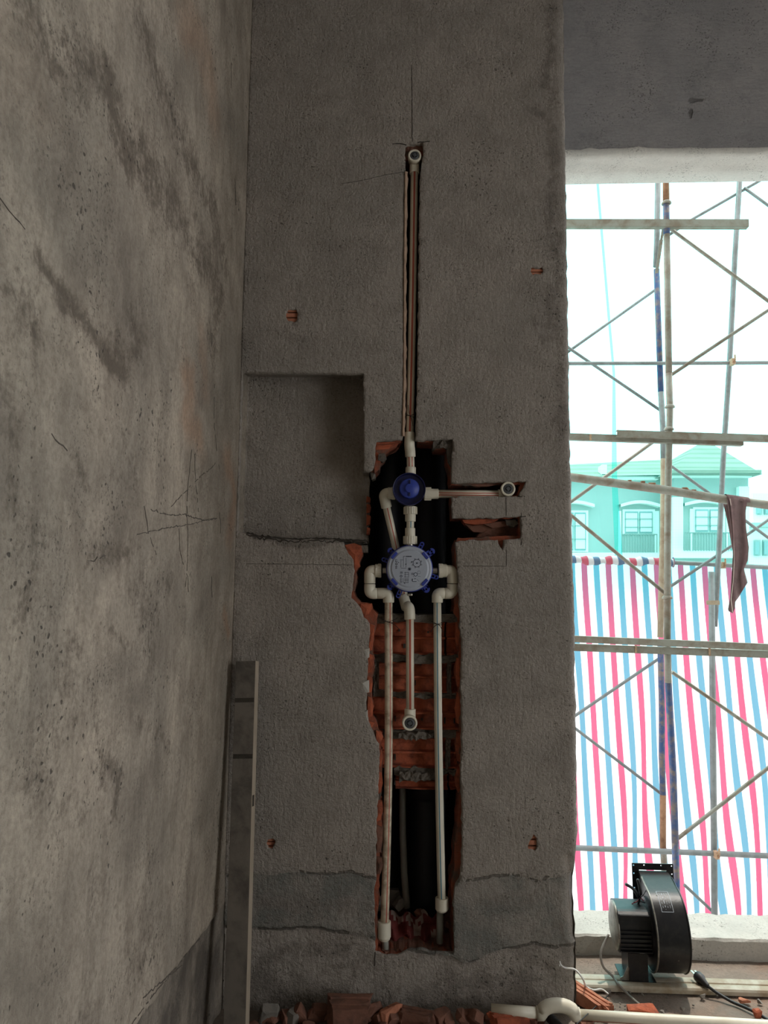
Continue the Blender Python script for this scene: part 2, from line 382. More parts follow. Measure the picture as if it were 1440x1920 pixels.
outl_px = [(1058,-60),(1060,0),(1062,180),(1065,350),(1067,520),(1070,700),(1073,850),(1076,1000),(1081,1180),(1084,1400),(1086,1560),(1083,1610),(1079,1650),(1078,1680),(1081,1720),(1083,1760),(1084,1840),(1084,1905)]
right = xz(outl_px); right = [(x+rng.normal(0, .0012), z) for x, z in resample(right, .02, 0, False)]
outline = [(XL, -.02), (XL, 3.12)]; outline = [(XL, -.02)]+[(XL, z) for z in np.arange(.02, 3.12, .04)]+[(XL, 3.12)]+[(right[0][0], 3.12)]+right+[(right[-1][0], -.02)]
hole1 = resample(xz(HOLE), .010, .0011)
patches = {kk: resample(xz(v), .006, .0012) for kk, v in PATCH.items()}
V, T = cdt_sheet(outline, [hole1]+list(patches.values()), .0075)
def PX(l, Y=0.0): return xz(l, Y)
n = len(V); stain = zero(n); zone = zero(n); crack = zero(n); warm = zero(n); dy = zero(n)
WARP = {}
def stroke(P, line, w, amp=1.0, warp=True):
    Q = P
    if warp:
        kk_ = id(P)
        if kk_ not in WARP: WARP[kk_] = (np.stack([vnoise(P, 7, 31), vnoise(P, 7, 32)], 1), np.stack([vnoise(P, 28, 33), vnoise(P, 28, 34)], 1), P)
        a_, b_, _ = WARP[kk_]; Q = P+a_*w*.55+b_*w*.35
    return amp*np.exp(-(pdist(Q, line)/w)**2)
# stains of the real wall
for ln, w, a in [([(1035,20),(1030,90),(1022,160)], .02, .8), ([(1040,180),(1030,260),(1035,330),(1030,420)], .022, .7), ([(1005,205),(1015,212)], .018, 1.0), ([(1045,440),(1042,520),(1030,600),(1025,640)], .025, .7),
                 ([(1010,605),(1040,612)], .015, .7), ([(1045,560),(1050,700),(1050,820)], .02, .6), ([(700,95),(760,80)], .02, .2), ([(520,600),(560,640)], .03, .45), ([(540,1150),(600,1165)], .03, .4),
                 ([(880,1300),(930,1290),(940,1250)], .025, .35), ([(540,1080),(620,1100)], .03, .2), ([(580,1390),(560,1370)], .03, .3), ([(1000,1120),(1040,1300)], .03, .25), ([(560,590),(548,610)], .012, .8),
                 ([(470,1850),(560,1880),(900,1890)], .05, .55), ([(560,1800),(640,1790)], .03, .4), ([(1000,1790),(1060,1850)], .03, .4), ([(520,1014),(560,1020),(600,1020),(620,1015)], .012, 1.3), ([(470,1006),(530,1012),(660,1014)], .006, 1.2), ([(472,0),(460,400),(452,700)], .012, .5), ([(447,1010),(440,1200),(425,1600)], .010, .5)]:
    stain = np.maximum(stain, stroke(V, PX(ln), w, a))
MARKS = [('scored_line', [(772,122),(772.5,190),(773,266)], .0022), ('saw_cut', [(736,270),(750,269.5),(762,272)], .0030), ('saw_cut', [(783,267),(795,265.5),(806,265)], .0028), ('scored_line', [(462,1057),(560,1058),(660,1059)], .0012), ('scored_line', [(868,1061),(950,1062)], .0012), ('scored_line', [(949,933),(949,968)], .0013), ('scored_line', [(949,1014),(949.5,1060)], .0013),
  ('saw_cut', [(978,1010),(977,1022)], .0025), ('saw_cut', [(977,969),(986,968)], .0022), ('saw_cut', [(977,961),(978,970)], .0022), ('hair_crack', [(640,345),(690,336),(720,328),(758,322)], .0010), ('saw_cut', [(970,931),(984,931)], .002), ('saw_cut', [(703,1790),(702.5,1816)], .003)]
# lower cement band and older base, with ragged broken joints between them
nz = vnoise(V, 14, 3)*.006
lA = xz([(440,1640),(500,1640),(560,1634),(620,1640),(660,1636),(700,1648),(780,1650),(862,1652),(900,1646),(960,1640),(1010,1655),(1060,1640),(1110,1640)])
lB = xz([(440,1742),(520,1746),(600,1744),(640,1750),(700,1760),(780,1790),(850,1796),(870,1812),(890,1806),(920,1790),(960,1778),(1000,1772),(1040,1780),(1110,1775)])
zA = np.interp(V[:, 0], [p[0] for p in lA], [p[1] for p in lA])+nz; zB = np.interp(V[:, 0], [p[0] for p in lB], [p[1] for p in lB])+nz
sm = lambda x: np.clip(x*.5+.5, 0, 1)
inA = sm((zA-V[:, 1])/.005); inB = sm((zB-V[:, 1])/.006)
zone = np.clip(inA-inB, 0, 1)*.9
dy += inA*.004*(1-inB)+inB*(.014+vnoise(V, 18, 41)*.004)
crack = np.maximum(crack, .75*1.3*np.exp(-((V[:, 1]-zA)/.0055)**2)*(vnoise(V, 9, 5) > -.08)); crack = np.maximum(crack, .85*1.3*np.exp(-((V[:, 1]-zB)/.0060)**2)*(vnoise(V, 8, 8) > -.15))
for ln in [[(1013,1648),(1040,1640),(1052,1626)], [(1000,1795),(1050,1830),(1065,1850)], [(640,1790),(600,1800)]]: crack = np.maximum(crack, stroke(V, PX(ln), .003, .8))
# broken arris low on the right edge
brk = stroke(V, PX([(1066,1610),(1072,1660),(1074,1700),(1078,1760)]), .012); dy += brk*.012
for ln, w, a in [([(500,1800),(560,1775),(640,1790)], .03, .7), ([(560,1830),(700,1815)], .03, .6), ([(860,1850),(960,1840),(1040,1860)], .03, .6), ([(900,1700),(1000,1690)], .03, .5), ([(480,1690),(600,1700),(690,1700)], .03, .6), ([(700,1880),(900,1885)], .03, .8), ([(1045,1740),(1070,1790)], .02, .7), ([(830,1830),(820,1870)], .02, .5)]: stain = np.maximum(stain, stroke(V, PX(ln), w, a))
stain = np.where(brk > .4, 0, stain); warm = np.maximum(warm, brk*.25)
# rounded right arris, soft unevenness
xe = np.interp(V[:, 1], [p[1] for p in right[::-1]], [p[0] for p in right[::-1]])
e = np.clip(1-(xe-V[:, 0])/.022, 0, 1); dy += .022*(1-np.sqrt(np.clip(1-e*e, 0, 1)))
dy += vnoise(V, 5, 1)*.0016+vnoise(V, 60, 2, 2)*.0007
MARKDY = True
dh = pdist(V, hole1+[hole1[0]]); dy += np.exp(-(dh/.006)**2)*.003*(.5+vnoise(V, 40, 6))
V3 = np.stack([V[:, 0], dy, V[:, 1]], 1); B = boundary(T)
V3b = V3.copy(); V3b[:, 1] = .022; allV = np.concatenate([V3, V3b]); nn = n
FB = [tuple(t) for t in T]
# orientation: make front faces look to -Y
def flip(T, V):
    a = V[T[:, 1]]-V[T[:, 0]]; b = V[T[:, 2]]-V[T[:, 0]]; cr = a[:, 0]*b[:, 1]-a[:, 1]*b[:, 0]; return cr < 0
fl = flip(T, V); FB = [tuple(t[::-1]) if f else tuple(t) for t, f in zip(T, fl)]
side = [(int(a), int(b), int(b)+nn, int(a)+nn) for a, b in B]
att = {kx: np.concatenate([a, a]) for kx, a in dict(stain=stain, zone=zone, crack=crack, warm=warm).items()}
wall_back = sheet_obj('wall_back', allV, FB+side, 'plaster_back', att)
me = wall_back.data; bm = bmesh.new(); bm.from_mesh(me); bmesh.ops.delete(bm, geom=[v for v in bm.verts if not v.link_faces], context='VERTS'); bmesh.ops.recalc_face_normals(bm, faces=bm.faces[:]); bm.to_mesh(me); bm.free()
tag(wall_back, 'grey cement plastered shower wall chased open for pipes', None, None, 'structure')

for nm, pts, w in MARKS:
    q = resample(xz(pts), .008, .0004, False); mb = MB(); P3 = []
    for x, z in q:
        i_ = int(np.argmin((V[:, 0]-x)**2+(V[:, 1]-z)**2)); P3.append(Vector((x, dy[i_]-.0005, z)))
    for a, b in zip(P3[:-1], P3[1:]): mb.beam(a, b, w*rng.uniform(.6, 1.1), .0006, 0, (0, 1, 0))
    mb.obj(nm, 'score_mark', wall_back)
# brick core behind the plaster, broken opening through to the dark duct
CORE = [(754,300),(754,330),(753,480),(752,600),(752,720),(751,800),(752,823),(748,830),(742,836),(730,843),(724,848),(722,859),(714,867),(711,880),(702,888),(695,899),
 (600,900),(480,900),(480,980),(600,1000),(694,1012),(690,1026),(682,1034),(676,1050),(672,1066),(668,1074),(668,1091),(664,1107),(667,1120),(678,1130),(697,1133),(698,1141),(709,1152),
 (705,1165),(702,1190),(700,1225),(701,1260),(698,1290),(699,1320),(700,1345),(708,1362),(715,1390),(717,1430),(714,1480),(713,1520),(716,1545),(712,1590),(712,1640),(709,1680),(708,1740),(706,1786),
 (850,1786),(850,1740),(846,1700),(846,1660),(852,1630),(858,1560),(862,1500),(861,1400),(861,1220),(858,1160),(851,1150),(851,1118),(857,1108),(854,1060),(853,1020),(858,1008),(885,1008),(940,1006),(973,1005),(973,973),(900,973),(849,972),(846,930),(900,929),(968,929),(976,908),(930,908),(890,912),(846,908),
 (843,880),(838,865),(838,843),(815,842),(813,829),(783,827),(786,800),(789,700),(790,560),(792,430),(793,330),(795,300)]
hole2 = resample(xz(CORE, .022), .012, .0018)
# the niche cut-out goes through the core as well
from itertools import chain
oc = [(XL+.001, 0.0), (XL+.001, 3.1), (XR-.01, 3.1), (XR-.01, 0.0)]
V2, T2 = cdt_sheet(resample(oc, .06), [hole2], .035)
nicheP = np.array(xz([(440,686),(690,690),(690,884),(700,884),(694,1012),(640,1016),(440,1010)], .022))
iv = inside(V2, [tuple(p) for p in nicheP]); T2 = T2[~iv[T2].any(1)]
B2 = boundary(T2); n2 = len(V2); A = np.stack([V2[:, 0], np.full(n2, .0225), V2[:, 1]], 1); Bk = A.copy(); Bk[:, 1] = .115+rng.normal(0, .002, n2)
mid = A.copy(); mid[:, 1] = .065; shift = rng.normal(0, .0022, (n2, 2)); mid[:, 0] += shift[:, 0]; mid[:, 2] += shift[:, 1]
fs = [tuple(t) for t in T2]; bk = [tuple(int(i)+2*n2 for i in t[::-1]) for t in T2]
sd = [(int(a), int(b), int(b)+n2, int(a)+n2) for a, b in B2]+[(int(a)+n2, int(b)+n2, int(b)+2*n2, int(a)+2*n2) for a, b in B2]
core = sheet_obj('brick_core', np.concatenate([A, mid, Bk]), fs+bk+sd, 'core_mix', {}, wall_back, False)
# scraped patches: ribs of brick, each its own piece
for kk, v in PATCH.items():
    xs = [p[0] for p in v]; ys = [p[1] for p in v]
    x0, x1, y0, y1 = min(xs)-2, max(xs)+2, min(ys)-2, max(ys)+2; nr = 3
    for i in range(nr):
        ya = y0+(y1-y0)*(i+.08)/nr; yb = y0+(y1-y0)*(i+.86)/nr; mb = MB()
        a = U(x0, ya, .008); b = U(x1, yb, .008); mb.box(((a.x+b.x)/2, .011, (a.z+b.z)/2), (b.x-a.x, .010, a.z-b.z), 0, None, .0012)
        mb.obj('brick', 'brick_pale', wall_back)

# broken pale plaster lip along the left of the riser chase
simple('broken_edge', rgb(178, 150, 128), .95, 0, rgb(138, 112, 94), 40, .7, .001, 120)
m = MB(); vs = []; ny = 70
for i in range(ny+1):
    y = 322+(818-322)*i/ny; xa = np.interp(y, [322, 480, 720, 818], [760, 758, 757, 755]); w_ = 2.6+.8*math.sin(i*.7)+rng.normal(0, .5)
    for p in (U(xa-1.2, y, -.0008), U(xa+1.5, y, .004), U(xa+w_, y, .022)): vs.append(p)
m.add(vs, [(i*3+j, (i+1)*3+j, (i+1)*3+j+1, i*3+j+1) for i in range(ny) for j in range(2)], 0); o = m.obj('broken_lip', 'broken_edge', wall_back); q_ = o.modifiers.new('thickness', 'SOLIDIFY'); q_.thickness = .003
# ---- niche lining (part of the wall)
ND = .105
TL = U(468, 708, ND); zt = TL.z; zb = U(560, 1004, ND).z
nb = xz([(440,706),(684,707),(690,800),(690,884)], ND)+xz([(694,900),(692,930),(693,962),(690,990),(692,1020),(440,1020)], ND)
nb[0] = (XL, nb[0][1]); nb[-1] = (XL, nb[-1][1])
Vn, Tn = cdt_sheet(resample(nb, .012, .0008), [], .012)
nbk = np.stack([Vn[:, 0], ND+vnoise(Vn, 25, 4)*.0012, Vn[:, 1]], 1); b3 = boundary(Tn); nnn = len(Vn); bb = nbk.copy(); bb[:, 1] = ND+.02
fl = flip(Tn, Vn); 
sheet_obj('niche_back', np.concatenate([nbk, bb]), [tuple(t[::-1]) if f else tuple(t) for t, f in zip(Tn, fl)]+[(int(a), int(b), int(b)+nnn, int(a)+nnn) for a, b in b3], 'plaster_back', {kx: zero(2*nnn) for kx in ('stain', 'zone', 'crack', 'warm')}, wall_back)
m = MB()
a0 = U(452, 697, .018); a1 = U(682, 699.5, .018); zb_t = U(560, 706.5, ND).z
m.add([(XL, .018, a0.z), (a1.x+.003, .018, a1.z), (a1.x+.003, ND+.01, zb_t), (XL, ND+.01, zb_t), (XL, .018, a0.z+.03), (a1.x+.003, .018, a1.z+.03), (a1.x+.003, ND+.01, zb_t+.03), (XL, ND+.01, zb_t+.03)], [(0, 1, 2, 3), (4, 5, 6, 7), (0, 1, 5, 4), (2, 3, 7, 6)])
m.obj('niche_soffit', 'plaster_back', wall_back)
m = MB(); jz0 = U(682, 884, .02).z; jz1 = a1.z; m.box((a1.x+.009, (.022+ND)/2, (jz0+jz1)/2), (.018, ND-.022, jz1-jz0)); m.obj('niche_jamb', 'plaster_back', wall_back)
m = MB(); lz = U(560, 1014, .02).z; xe_ = U(690, 1014, .05).x
seg = 22
vs = []; 
for i in range(seg+1):
    x = XL+(xe_-XL)*i/seg
    for yy in (.02, .05, .08, ND+.01): vs.append((x, yy, lz+rng.normal(.001, .0018)))
m.add(vs, [(i*4+j, (i+1)*4+j, (i+1)*4+j+1, i*4+j+1) for i in range(seg) for j in range(3)], 0)
m.box(((XL+xe_)/2, .06, lz-.02), (xe_-XL, .08, .02)); m.obj('niche_ledge', 'mortar', wall_back)

# dark ragged crust along the broken front of the niche ledge
m = MB(); vs = []; nc = 60; Lx = [462, 485, 517, 555, 592, 630, 655, 688]; Ly = [1000, 1006, 1009, 1012, 1010, 1012, 1013, 1015]
for i in range(nc+1):
    px = 462+226*i/nc; y = float(np.interp(px, Lx, Ly)); dn = abs(rng.normal(0, 2.2))+(3.5 if 520 < px < 625 else .6)*rng.random()
    vs += [U(px, y-1.5-abs(rng.normal(0, 1.4)), .028), U(px, y-1-abs(rng.normal(0, .8)), .008), U(px, y+dn, -.0012)]
m.add(vs, [(i*3+j, (i+1)*3+j, (i+1)*3+j+1, i*3+j+1) for i in range(nc) for j in range(2)]); o = m.obj('ledge_crust', 'mud_slit_shade', wall_back); q_ = o.modifiers.new('thickness', 'SOLIDIFY'); q_.thickness = .002
# ---- bricks laid open in the lower chase (hollow bricks cut so their cells show)
def open_brick(x0, x1, z0, z1, Y, slits=(), mat='brick', deep=.019):
    mb = MB(); h = z1-z0; nx = 8; xs = [x0+(x1-x0)*i/nx for i in range(nx+1)]
    prof = [(0, .0), (.035, .002), (.07, deep), (.28, deep+.003), (.45, deep), (.48, .004), (.53, .004), (.56, deep), (.75, deep+.003), (.93, deep), (.965, .002), (1, 0)]
    vs = []
    for x in xs:
        for t, dpt in prof: vs.append((x+rng.normal(0, .0006), Y+dpt+rng.normal(0, .0009), z0+t*h+rng.normal(0, .0006)))
    L = len(prof); fs = []
    for i in range(nx):
        for j in range(L-1): fs.append((i*L+j, (i+1)*L+j, (i+1)*L+j+1, i*L+j+1))
    b = mb.add(vs, fs, 0)
    bk = [(x0, Y+.045, z0), (x1, Y+.045, z0), (x1, Y+.045, z1), (x0, Y+.045, z1)]; q = mb.add(bk, [(0, 1, 2, 3)], 0)
    mb.f += [tuple([b+i*L for i in range(nx+1)]+[q+1, q]), tuple([b+i*L+L-1 for i in range(nx+1)]+[q+2, q+3])]; mb.mi += [0, 0]; mb.sm += [False, False]
    for (sx, t, w, hh) in slits:
        mb.box((sx, Y+deep+.0006, z0+t*h), (w, .006, hh), 1)  # dark boxes stand for the shade inside the brick holes
    return mb.obj('brick', [mat, 'mud_slit_shade'], wall_back)
def zY(py, Y): return U(780, py, Y).z
BY = .052
rows = [(1166,1228), (1242,1299), (1308,1368), (1384,1440), (1452,1480)]
def sx(px, Y=BY): return U(px, 1300, Y).x
slitdefs = [[(700,.78,.004,.016),(748,.72,.005,.006),(758,.25,.006,.012),(803,.68,.005,.005)], [(779,.3,.003,.014),(789,.9,.003,.003)], [(697,.35,.005,.014),(742,.3,.003,.014),(792,.28,.005,.006),(835,.25,.004,.016),(853,.25,.003,.014)], [(742,.3,.004,.016),(860,.2,.004,.014)], [(742,.4,.004,.02)]]
joints = [[690, 836, 870], [708, 841, 870], [694, 870], [700, 838, 870], [741, 842, 870]]
for (ya, yb), js, sl_ in zip(rows, joints, slitdefs):
    for xa, xb in zip(js[:-1], js[1:]):
        ss = [(sx(p), t, w, h) for p, t, w, h in sl_ if xa < p < xb]
        open_brick(sx(xa+2), sx(xb-2), zY(yb, BY), zY(ya, BY), BY, ss, 'brick')
# mortar beds between them
def lumpy(x0, x1, z0, z1, Y, dpt, mat, name, nx=14, nz=3, par=None, amp=.003):
    mb = MB(); vs = []
    for i in range(nx+1):
        for j in range(nz+1):
            vs.append((x0+(x1-x0)*i/nx+rng.normal(0, .0006), Y+rng.normal(0, amp), z0+(z1-z0)*j/nz+rng.normal(0, .0026)))
    for i in range(nx+1):
        for j in (0, 1): vs.append((x0+(x1-x0)*i/nx, Y+dpt, z0 if j == 0 else z1))
    L = nz+1; fs = [(i*L+j, (i+1)*L+j, (i+1)*L+j+1, i*L+j+1) for i in range(nx) for j in range(nz)]; b = (nx+1)*L
    for i in range(nx):
        fs += [(i*L, (i+1)*L, b+(i+1)*2, b+i*2), (i*L+nz, (i+1)*L+nz, b+(i+1)*2+1, b+i*2+1)]
    fs += [tuple([j for j in range(L)]+[b+1, b]), tuple([nx*L+j for j in range(L)]+[b+nx*2+1, b+nx*2])]
    mb.add(vs, fs, 0); return mb.obj(name, mat, par or wall_back)
for ya, yb, xa, xb, yo in [(1152,1167,696,868,.044), (1227,1243,694,868,.047), (1298,1309,700,868,.05), (1367,1385,706,868,.051), (1374,1386,748,812,.036), (1440,1453,740,868,.05), (1449,1464,750,822,.038)]:
    lumpy(sx(xa), sx(xb), zY(yb, yo), zY(ya, yo), yo, .05, 'mortar', 'mortar_bed')
for xa, xb, ya, yb in [(838,846,1240,1306), (700,710,1232,1300), (836,845,1384,1440)]: lumpy(sx(xa), sx(xb), zY(yb, .05), zY(ya, .05), .050, .05, 'mortar', 'mortar_bed', 3, 8)
# half bricks at the rim of the opening
def chunk(name, pts_px, Y, depth, mat, parent=wall_back, jit=.0015, taper=.92):
    mb = MB(); P = [U(a, b, Y) for a, b in pts_px]; c = sum(P, Vector())/len(P); n_ = len(P)
    f1 = [p+Vector((rng.normal(0, jit*.5), rng.normal(0, jit), rng.normal(0, jit*.5))) for p in P]
    f2 = [c+(p-c)*1.0+Vector((rng.normal(0, jit), depth*.5, rng.normal(0, jit))) for p in P]
    f3 = [c+(p-c)*taper+Vector((rng.normal(0, jit), depth, rng.normal(0, jit))) for p in P]
    cf = c+Vector((0, -jit*1.5, 0))
    vs = f1+f2+f3+[cf]; fs = []
    for i in range(n_):
        j = (i+1) % n_; fs += [(i, j, n_+j, n_+i), (n_+i, n_+j, 2*n_+j, 2*n_+i), (j, i, 3*n_)]
    fs.append(tuple(range(2*n_, 3*n_))); mb.add(vs, fs); return mb.obj(name, mat, parent)
for i in range(3):   # ribbed broken brick at the upper left of the opening
    chunk('brick', [(705,829+i*5),(752-i*9,827+i*5),(750-i*11,831+i*5),(705,833.5+i*5)], .018+.002*i, .06, 'brick')
chunk('brick', [(704,845),(722,846),(721,858),(712,868),(704,866)], .024, .06, 'brick'); chunk('brick', [(697,872),(714,868),(712,880),(700,887),(694,884)], .028, .06, 'brick_dusty_shade')
chunk('stone', [(710,851),(721,850),(724,858),(717,866),(709,862)], .016, .03, 'mortar')
chunk('stone', [(694,886),(703,886),(705,896),(697,900)], .03, .05, 'stone_grey')
chunk('mortar_chip', [(838,842),(851,826),(851,864),(846,876),(839,866)], .014, .05, 'mortar')
lumpy(U(815,0,.02).x, U(849,0,.02).x, U(830,842,.03).z, U(830,825,.03).z, .012, .06, 'mortar', 'mortar_bed', 6, 3)
for q_ in ([(684,1218),(692,1216),(693,1232),(687,1236)], [(680,1282),(690,1276),(692,1298),(684,1300)], [(681,1336),(689,1332),(690,1352),(683,1352)]): chunk('mortar_chip', q_, .001, .02, 'soffit_cement')
chunk('brick', [(646,1021),(664,1019),(678,1024),(680,1034),(672,1048),(675,1062),(666,1070),(662,1050),(652,1036)], .016, .07, 'brick')
chunk('brick', [(662,1078),(669,1075),(669,1092),(665,1108),(660,1104)], .02, .07, 'brick_dusty_shade')
chunk('brick', [(676,1133),(697,1132),(699,1140),(692,1150),(684,1154),(678,1146)], .018, .07, 'brick')
for ya, yb in [(1005-60,1005-42),(965,985),(988,1003),(930,942)]: chunk('brick', [(688,ya),(694,ya+2),(693,yb-2),(687,yb)], .09, .04, 'brick')
for ya, yb in [(1170,1222),(1226,1262),(1268,1300),(1306,1345),(1352,1368)]: chunk('brick', [(690,ya),(699+3*math.sin(ya),ya+3),(700,(ya+yb)/2),(697,yb-2),(689,yb)], .014, .05, 'brick')
for ya, yb in [(1370,1395),(1402,1440),(1446,1490),(1500,1540),(1548,1600),(1606,1640)]: chunk('brick', [(705,ya),(716,ya+4),(718,(ya+yb)/2),(714,yb-2),(706,yb)], .016, .06, 'brick_dusty_shade' if ya > 1500 else 'brick')
for ya, yb in [(1120,1160),(1164,1222),(1232,1290),(1296,1360),(1372,1430),(1440,1490),(1548,1600),(1604,1650)]: chunk('brick', [(868,ya),(857,ya+3),(855-2*math.sin(ya),(ya+yb)/2),(858,yb-3),(868,yb)], .026, .07, 'brick_dusty_shade' if ya > 1500 else 'brick')
chunk('brick', [(872,984),(886,976),(912,974),(940,973),(975,972),(975,1007),(940,1008),(912,1009),(893,1008),(897,1001),(910,999),(888,997)], .06, .05, 'brick_dusty_shade')
chunk('brick', [(866,974),(905,974),(935,974),(925,980),(890,983),(872,981)], .03, .06, 'brick'); chunk('brick', [(905,982),(935,979),(962,975),(958,986),(925,990)], .045, .03, 'brick_dusty_shade')
chunk('stone', [(948,975),(966,973),(972,982),(962,988),(950,984)], .03, .04, 'mortar')
for a in (760, 768, 776, 784): chunk('brick', [(a,272),(a+8,271),(a+8,283),(a,284)], .02, .05, 'brick_dusty_shade')
chunk('brick', [(884,908),(920,906),(936,908),(915,912),(895,912)], .02, .06, 'brick_dusty_shade')
lumpy(U(706,0,.01).x, U(852,0,.01).x, zY(1812,.012), zY(1783,.03), .03, .1, 'brick_dusty_shade', 'broken_ledge', 26, 4, None, .006)
for a, b, w in [(738,1786,12),(800,1780,14),(833,1783,11)]: chunk('brick', [(a-w,b+6),(a-w*.7,b-6),(a+w*.4,b-8),(a+w,b),(a+w*.6,b+8)], .045+.02*rng.random(), .06, 'brick_dusty_shade')

# ---- rest of the duct: side, back; then the window wall
xmn = min(p[0] for p in right)-.002; m = MB(); m.box((xmn-.015, .163, 1.55), (.03, .284, 3.12)); wp = m.obj('wall_pier_side', 'plaster_window'); tag(wp, 'grey side of the shower wall facing the window', None, None, 'structure')
D0, D1 = .31, .475
def wwall(name, px_rect_z, x0, x1, z0, z1, mat='plaster_window', step=.03, fn=None):
    # a dense front sheet plus a solid body behind
    nx = int((x1-x0)/step); nz = int((z1-z0)/step); X, Z = np.meshgrid(np.linspace(x0, x1, nx+1), np.linspace(z0, z1, nz+1)); P = np.stack([X.ravel(), Z.ravel()], 1)
    y = D0-KW*(P[:, 0]-.5)+vnoise(P, 4, 9)*.0012
    at = dict(stain=zero(len(P)), zone=zero(len(P)), crack=zero(len(P)), warm=zero(len(P)))
    if fn: y, at = fn(P, y, at)
    V_ = np.stack([P[:, 0], y, P[:, 1]], 1); fs = [(j*(nx+1)+i, j*(nx+1)+i+1, (j+1)*(nx+1)+i+1, (j+1)*(nx+1)+i) for j in range(nz) for i in range(nx)]
    b = len(V_); ex = [(x0, wy(x0, D1), z0), (x1, wy(x1, D1), z0), (x1, wy(x1, D1), z1), (x0, wy(x0, D1), z1)]
    bot = [i for i in range(nx+1)]; top = [nz*(nx+1)+i for i in range(nx+1)]; lf = [j*(nx+1) for j in range(nz+1)]; rt = [j*(nx+1)+nx for j in range(nz+1)]
    fs += [(b, b+3, b+2, b+1), tuple(bot[::-1]+[b, b+1]), tuple(top+[b+2, b+3]), tuple(lf+[b+3, b]), tuple(rt[::-1]+[b+1, b+2])]
    return fs, np.concatenate([V_, np.array(ex)]), {kx: np.concatenate([a, np.zeros(4)]) for kx, a in at.items()}
ZL = UW(1250, 287, D0).z
def lint(P, y, at):
    for a, b, w, s_ in [((1340,70),(1320,150),.03,.4), ((1100,60),(1250,30),.05,.3), ((1090,270),(1200,275),.03,.5), ((1240,262),(1400,262),.03,.3), ((1300,150),(1290,170),.03,.5)]:
        p, q = UW(*a, D0), UW(*b, D0); at['stain'] = np.maximum(at['stain'], stroke(P, [(p.x, p.z), (q.x, q.z)], w, s_))
    for a, b in [((1292,188),(1320,189)), ((1296,198),(1293,222))]:
        p, q = UW(*a, D0), UW(*b, D0); at['crack'] = np.maximum(at['crack'], stroke(P, [(p.x, p.z), (q.x, q.z)], .004, .9))
    return y, at
fs, vv, at = wwall('wall_window', None, XL, 3.0, ZL, 3.12, fn=lint, step=.02)
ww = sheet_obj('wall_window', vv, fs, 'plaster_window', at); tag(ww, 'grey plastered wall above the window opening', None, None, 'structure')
# soffit skin with a ragged squeezed cement lip
m = MB(); nx = 60; vs = []
x0, x1 = XR-.03, 2.4
for i in range(nx+1):
    x = x0+(x1-x0)*i/nx; px_bump = math.exp(-((x-.78)/.22)**2)
    lip = .010+.006*px_bump+abs(rng.normal(0, .003))*(.3+px_bump)
    for yy, zz in ((D0-.004, ZL+lip), (D0-.006-.004*px_bump, ZL+lip*.4), (D0-.002, ZL-.004+rng.normal(0, .0012)), (D0+.02, ZL-.006), (D0+.09, ZL-.006), (D1+.004, ZL-.006), (D1+.004, ZL+.02)):
        vs.append((x, wy(x, yy), zz))
m.add(vs, [(i*7+j, (i+1)*7+j, (i+1)*7+j+1, i*7+j+1) for i in range(nx) for j in range(6)], 0, True); o = m.obj('trim_1', 'soffit_pale'); tag(o, 'pale cement underside of the window opening', None, None, 'structure')
# left jamb hidden behind the shower wall, wall right of the opening, low sill
m = MB()
fs, vv, at = wwall('w', None, XL, XR-.03, 0, ZL, step=.2); dw = sheet_obj('wall_duct', vv, fs, 'void_wall_shade', at); tag(dw, 'wall at the back of the pipe duct, coloured dark for its shade', None, None, 'structure')
fs, vv, at = wwall('w', None, 2.3, 3.0, 0, ZL, step=.1); dw = sheet_obj('wall_beside_window', vv, fs, 'plaster_window', at); tag(dw, 'grey plastered wall right of the window', None, None, 'structure')
zs = UW(1300, 1759, D0).z
def sill():
    mb = MB(); nx = 70; vs = []; x0, x1 = XR-.05, 2.32; L = 8
    for i in range(nx+1):
        x = x0+(x1-x0)*i/nx; j = lambda s=.0012: rng.normal(0, s)
        for yy, zz in ((D0, -.03), (D0+j(), .02), (D0+j(), zs-.006+j()), (D0+.006+j(), zs+j(.0008)), (D0+.05, zs+j(.0008)), (D0+.11, zs+j(.0008)), (D1+j(.002), zs+j(.0015)), (D1, -.03)): vs.append((x, wy(x, yy), zz))
    mb.add(vs, [(i*L+j, (i+1)*L+j, (i+1)*L+j+1, i*L+j+1) for i in range(nx) for j in range(L-1)], 0, False); return mb.obj('trim_2', 'soffit_cement')
tag(sill(), 'pale cement sill upstand under the window opening', None, None, 'structure')
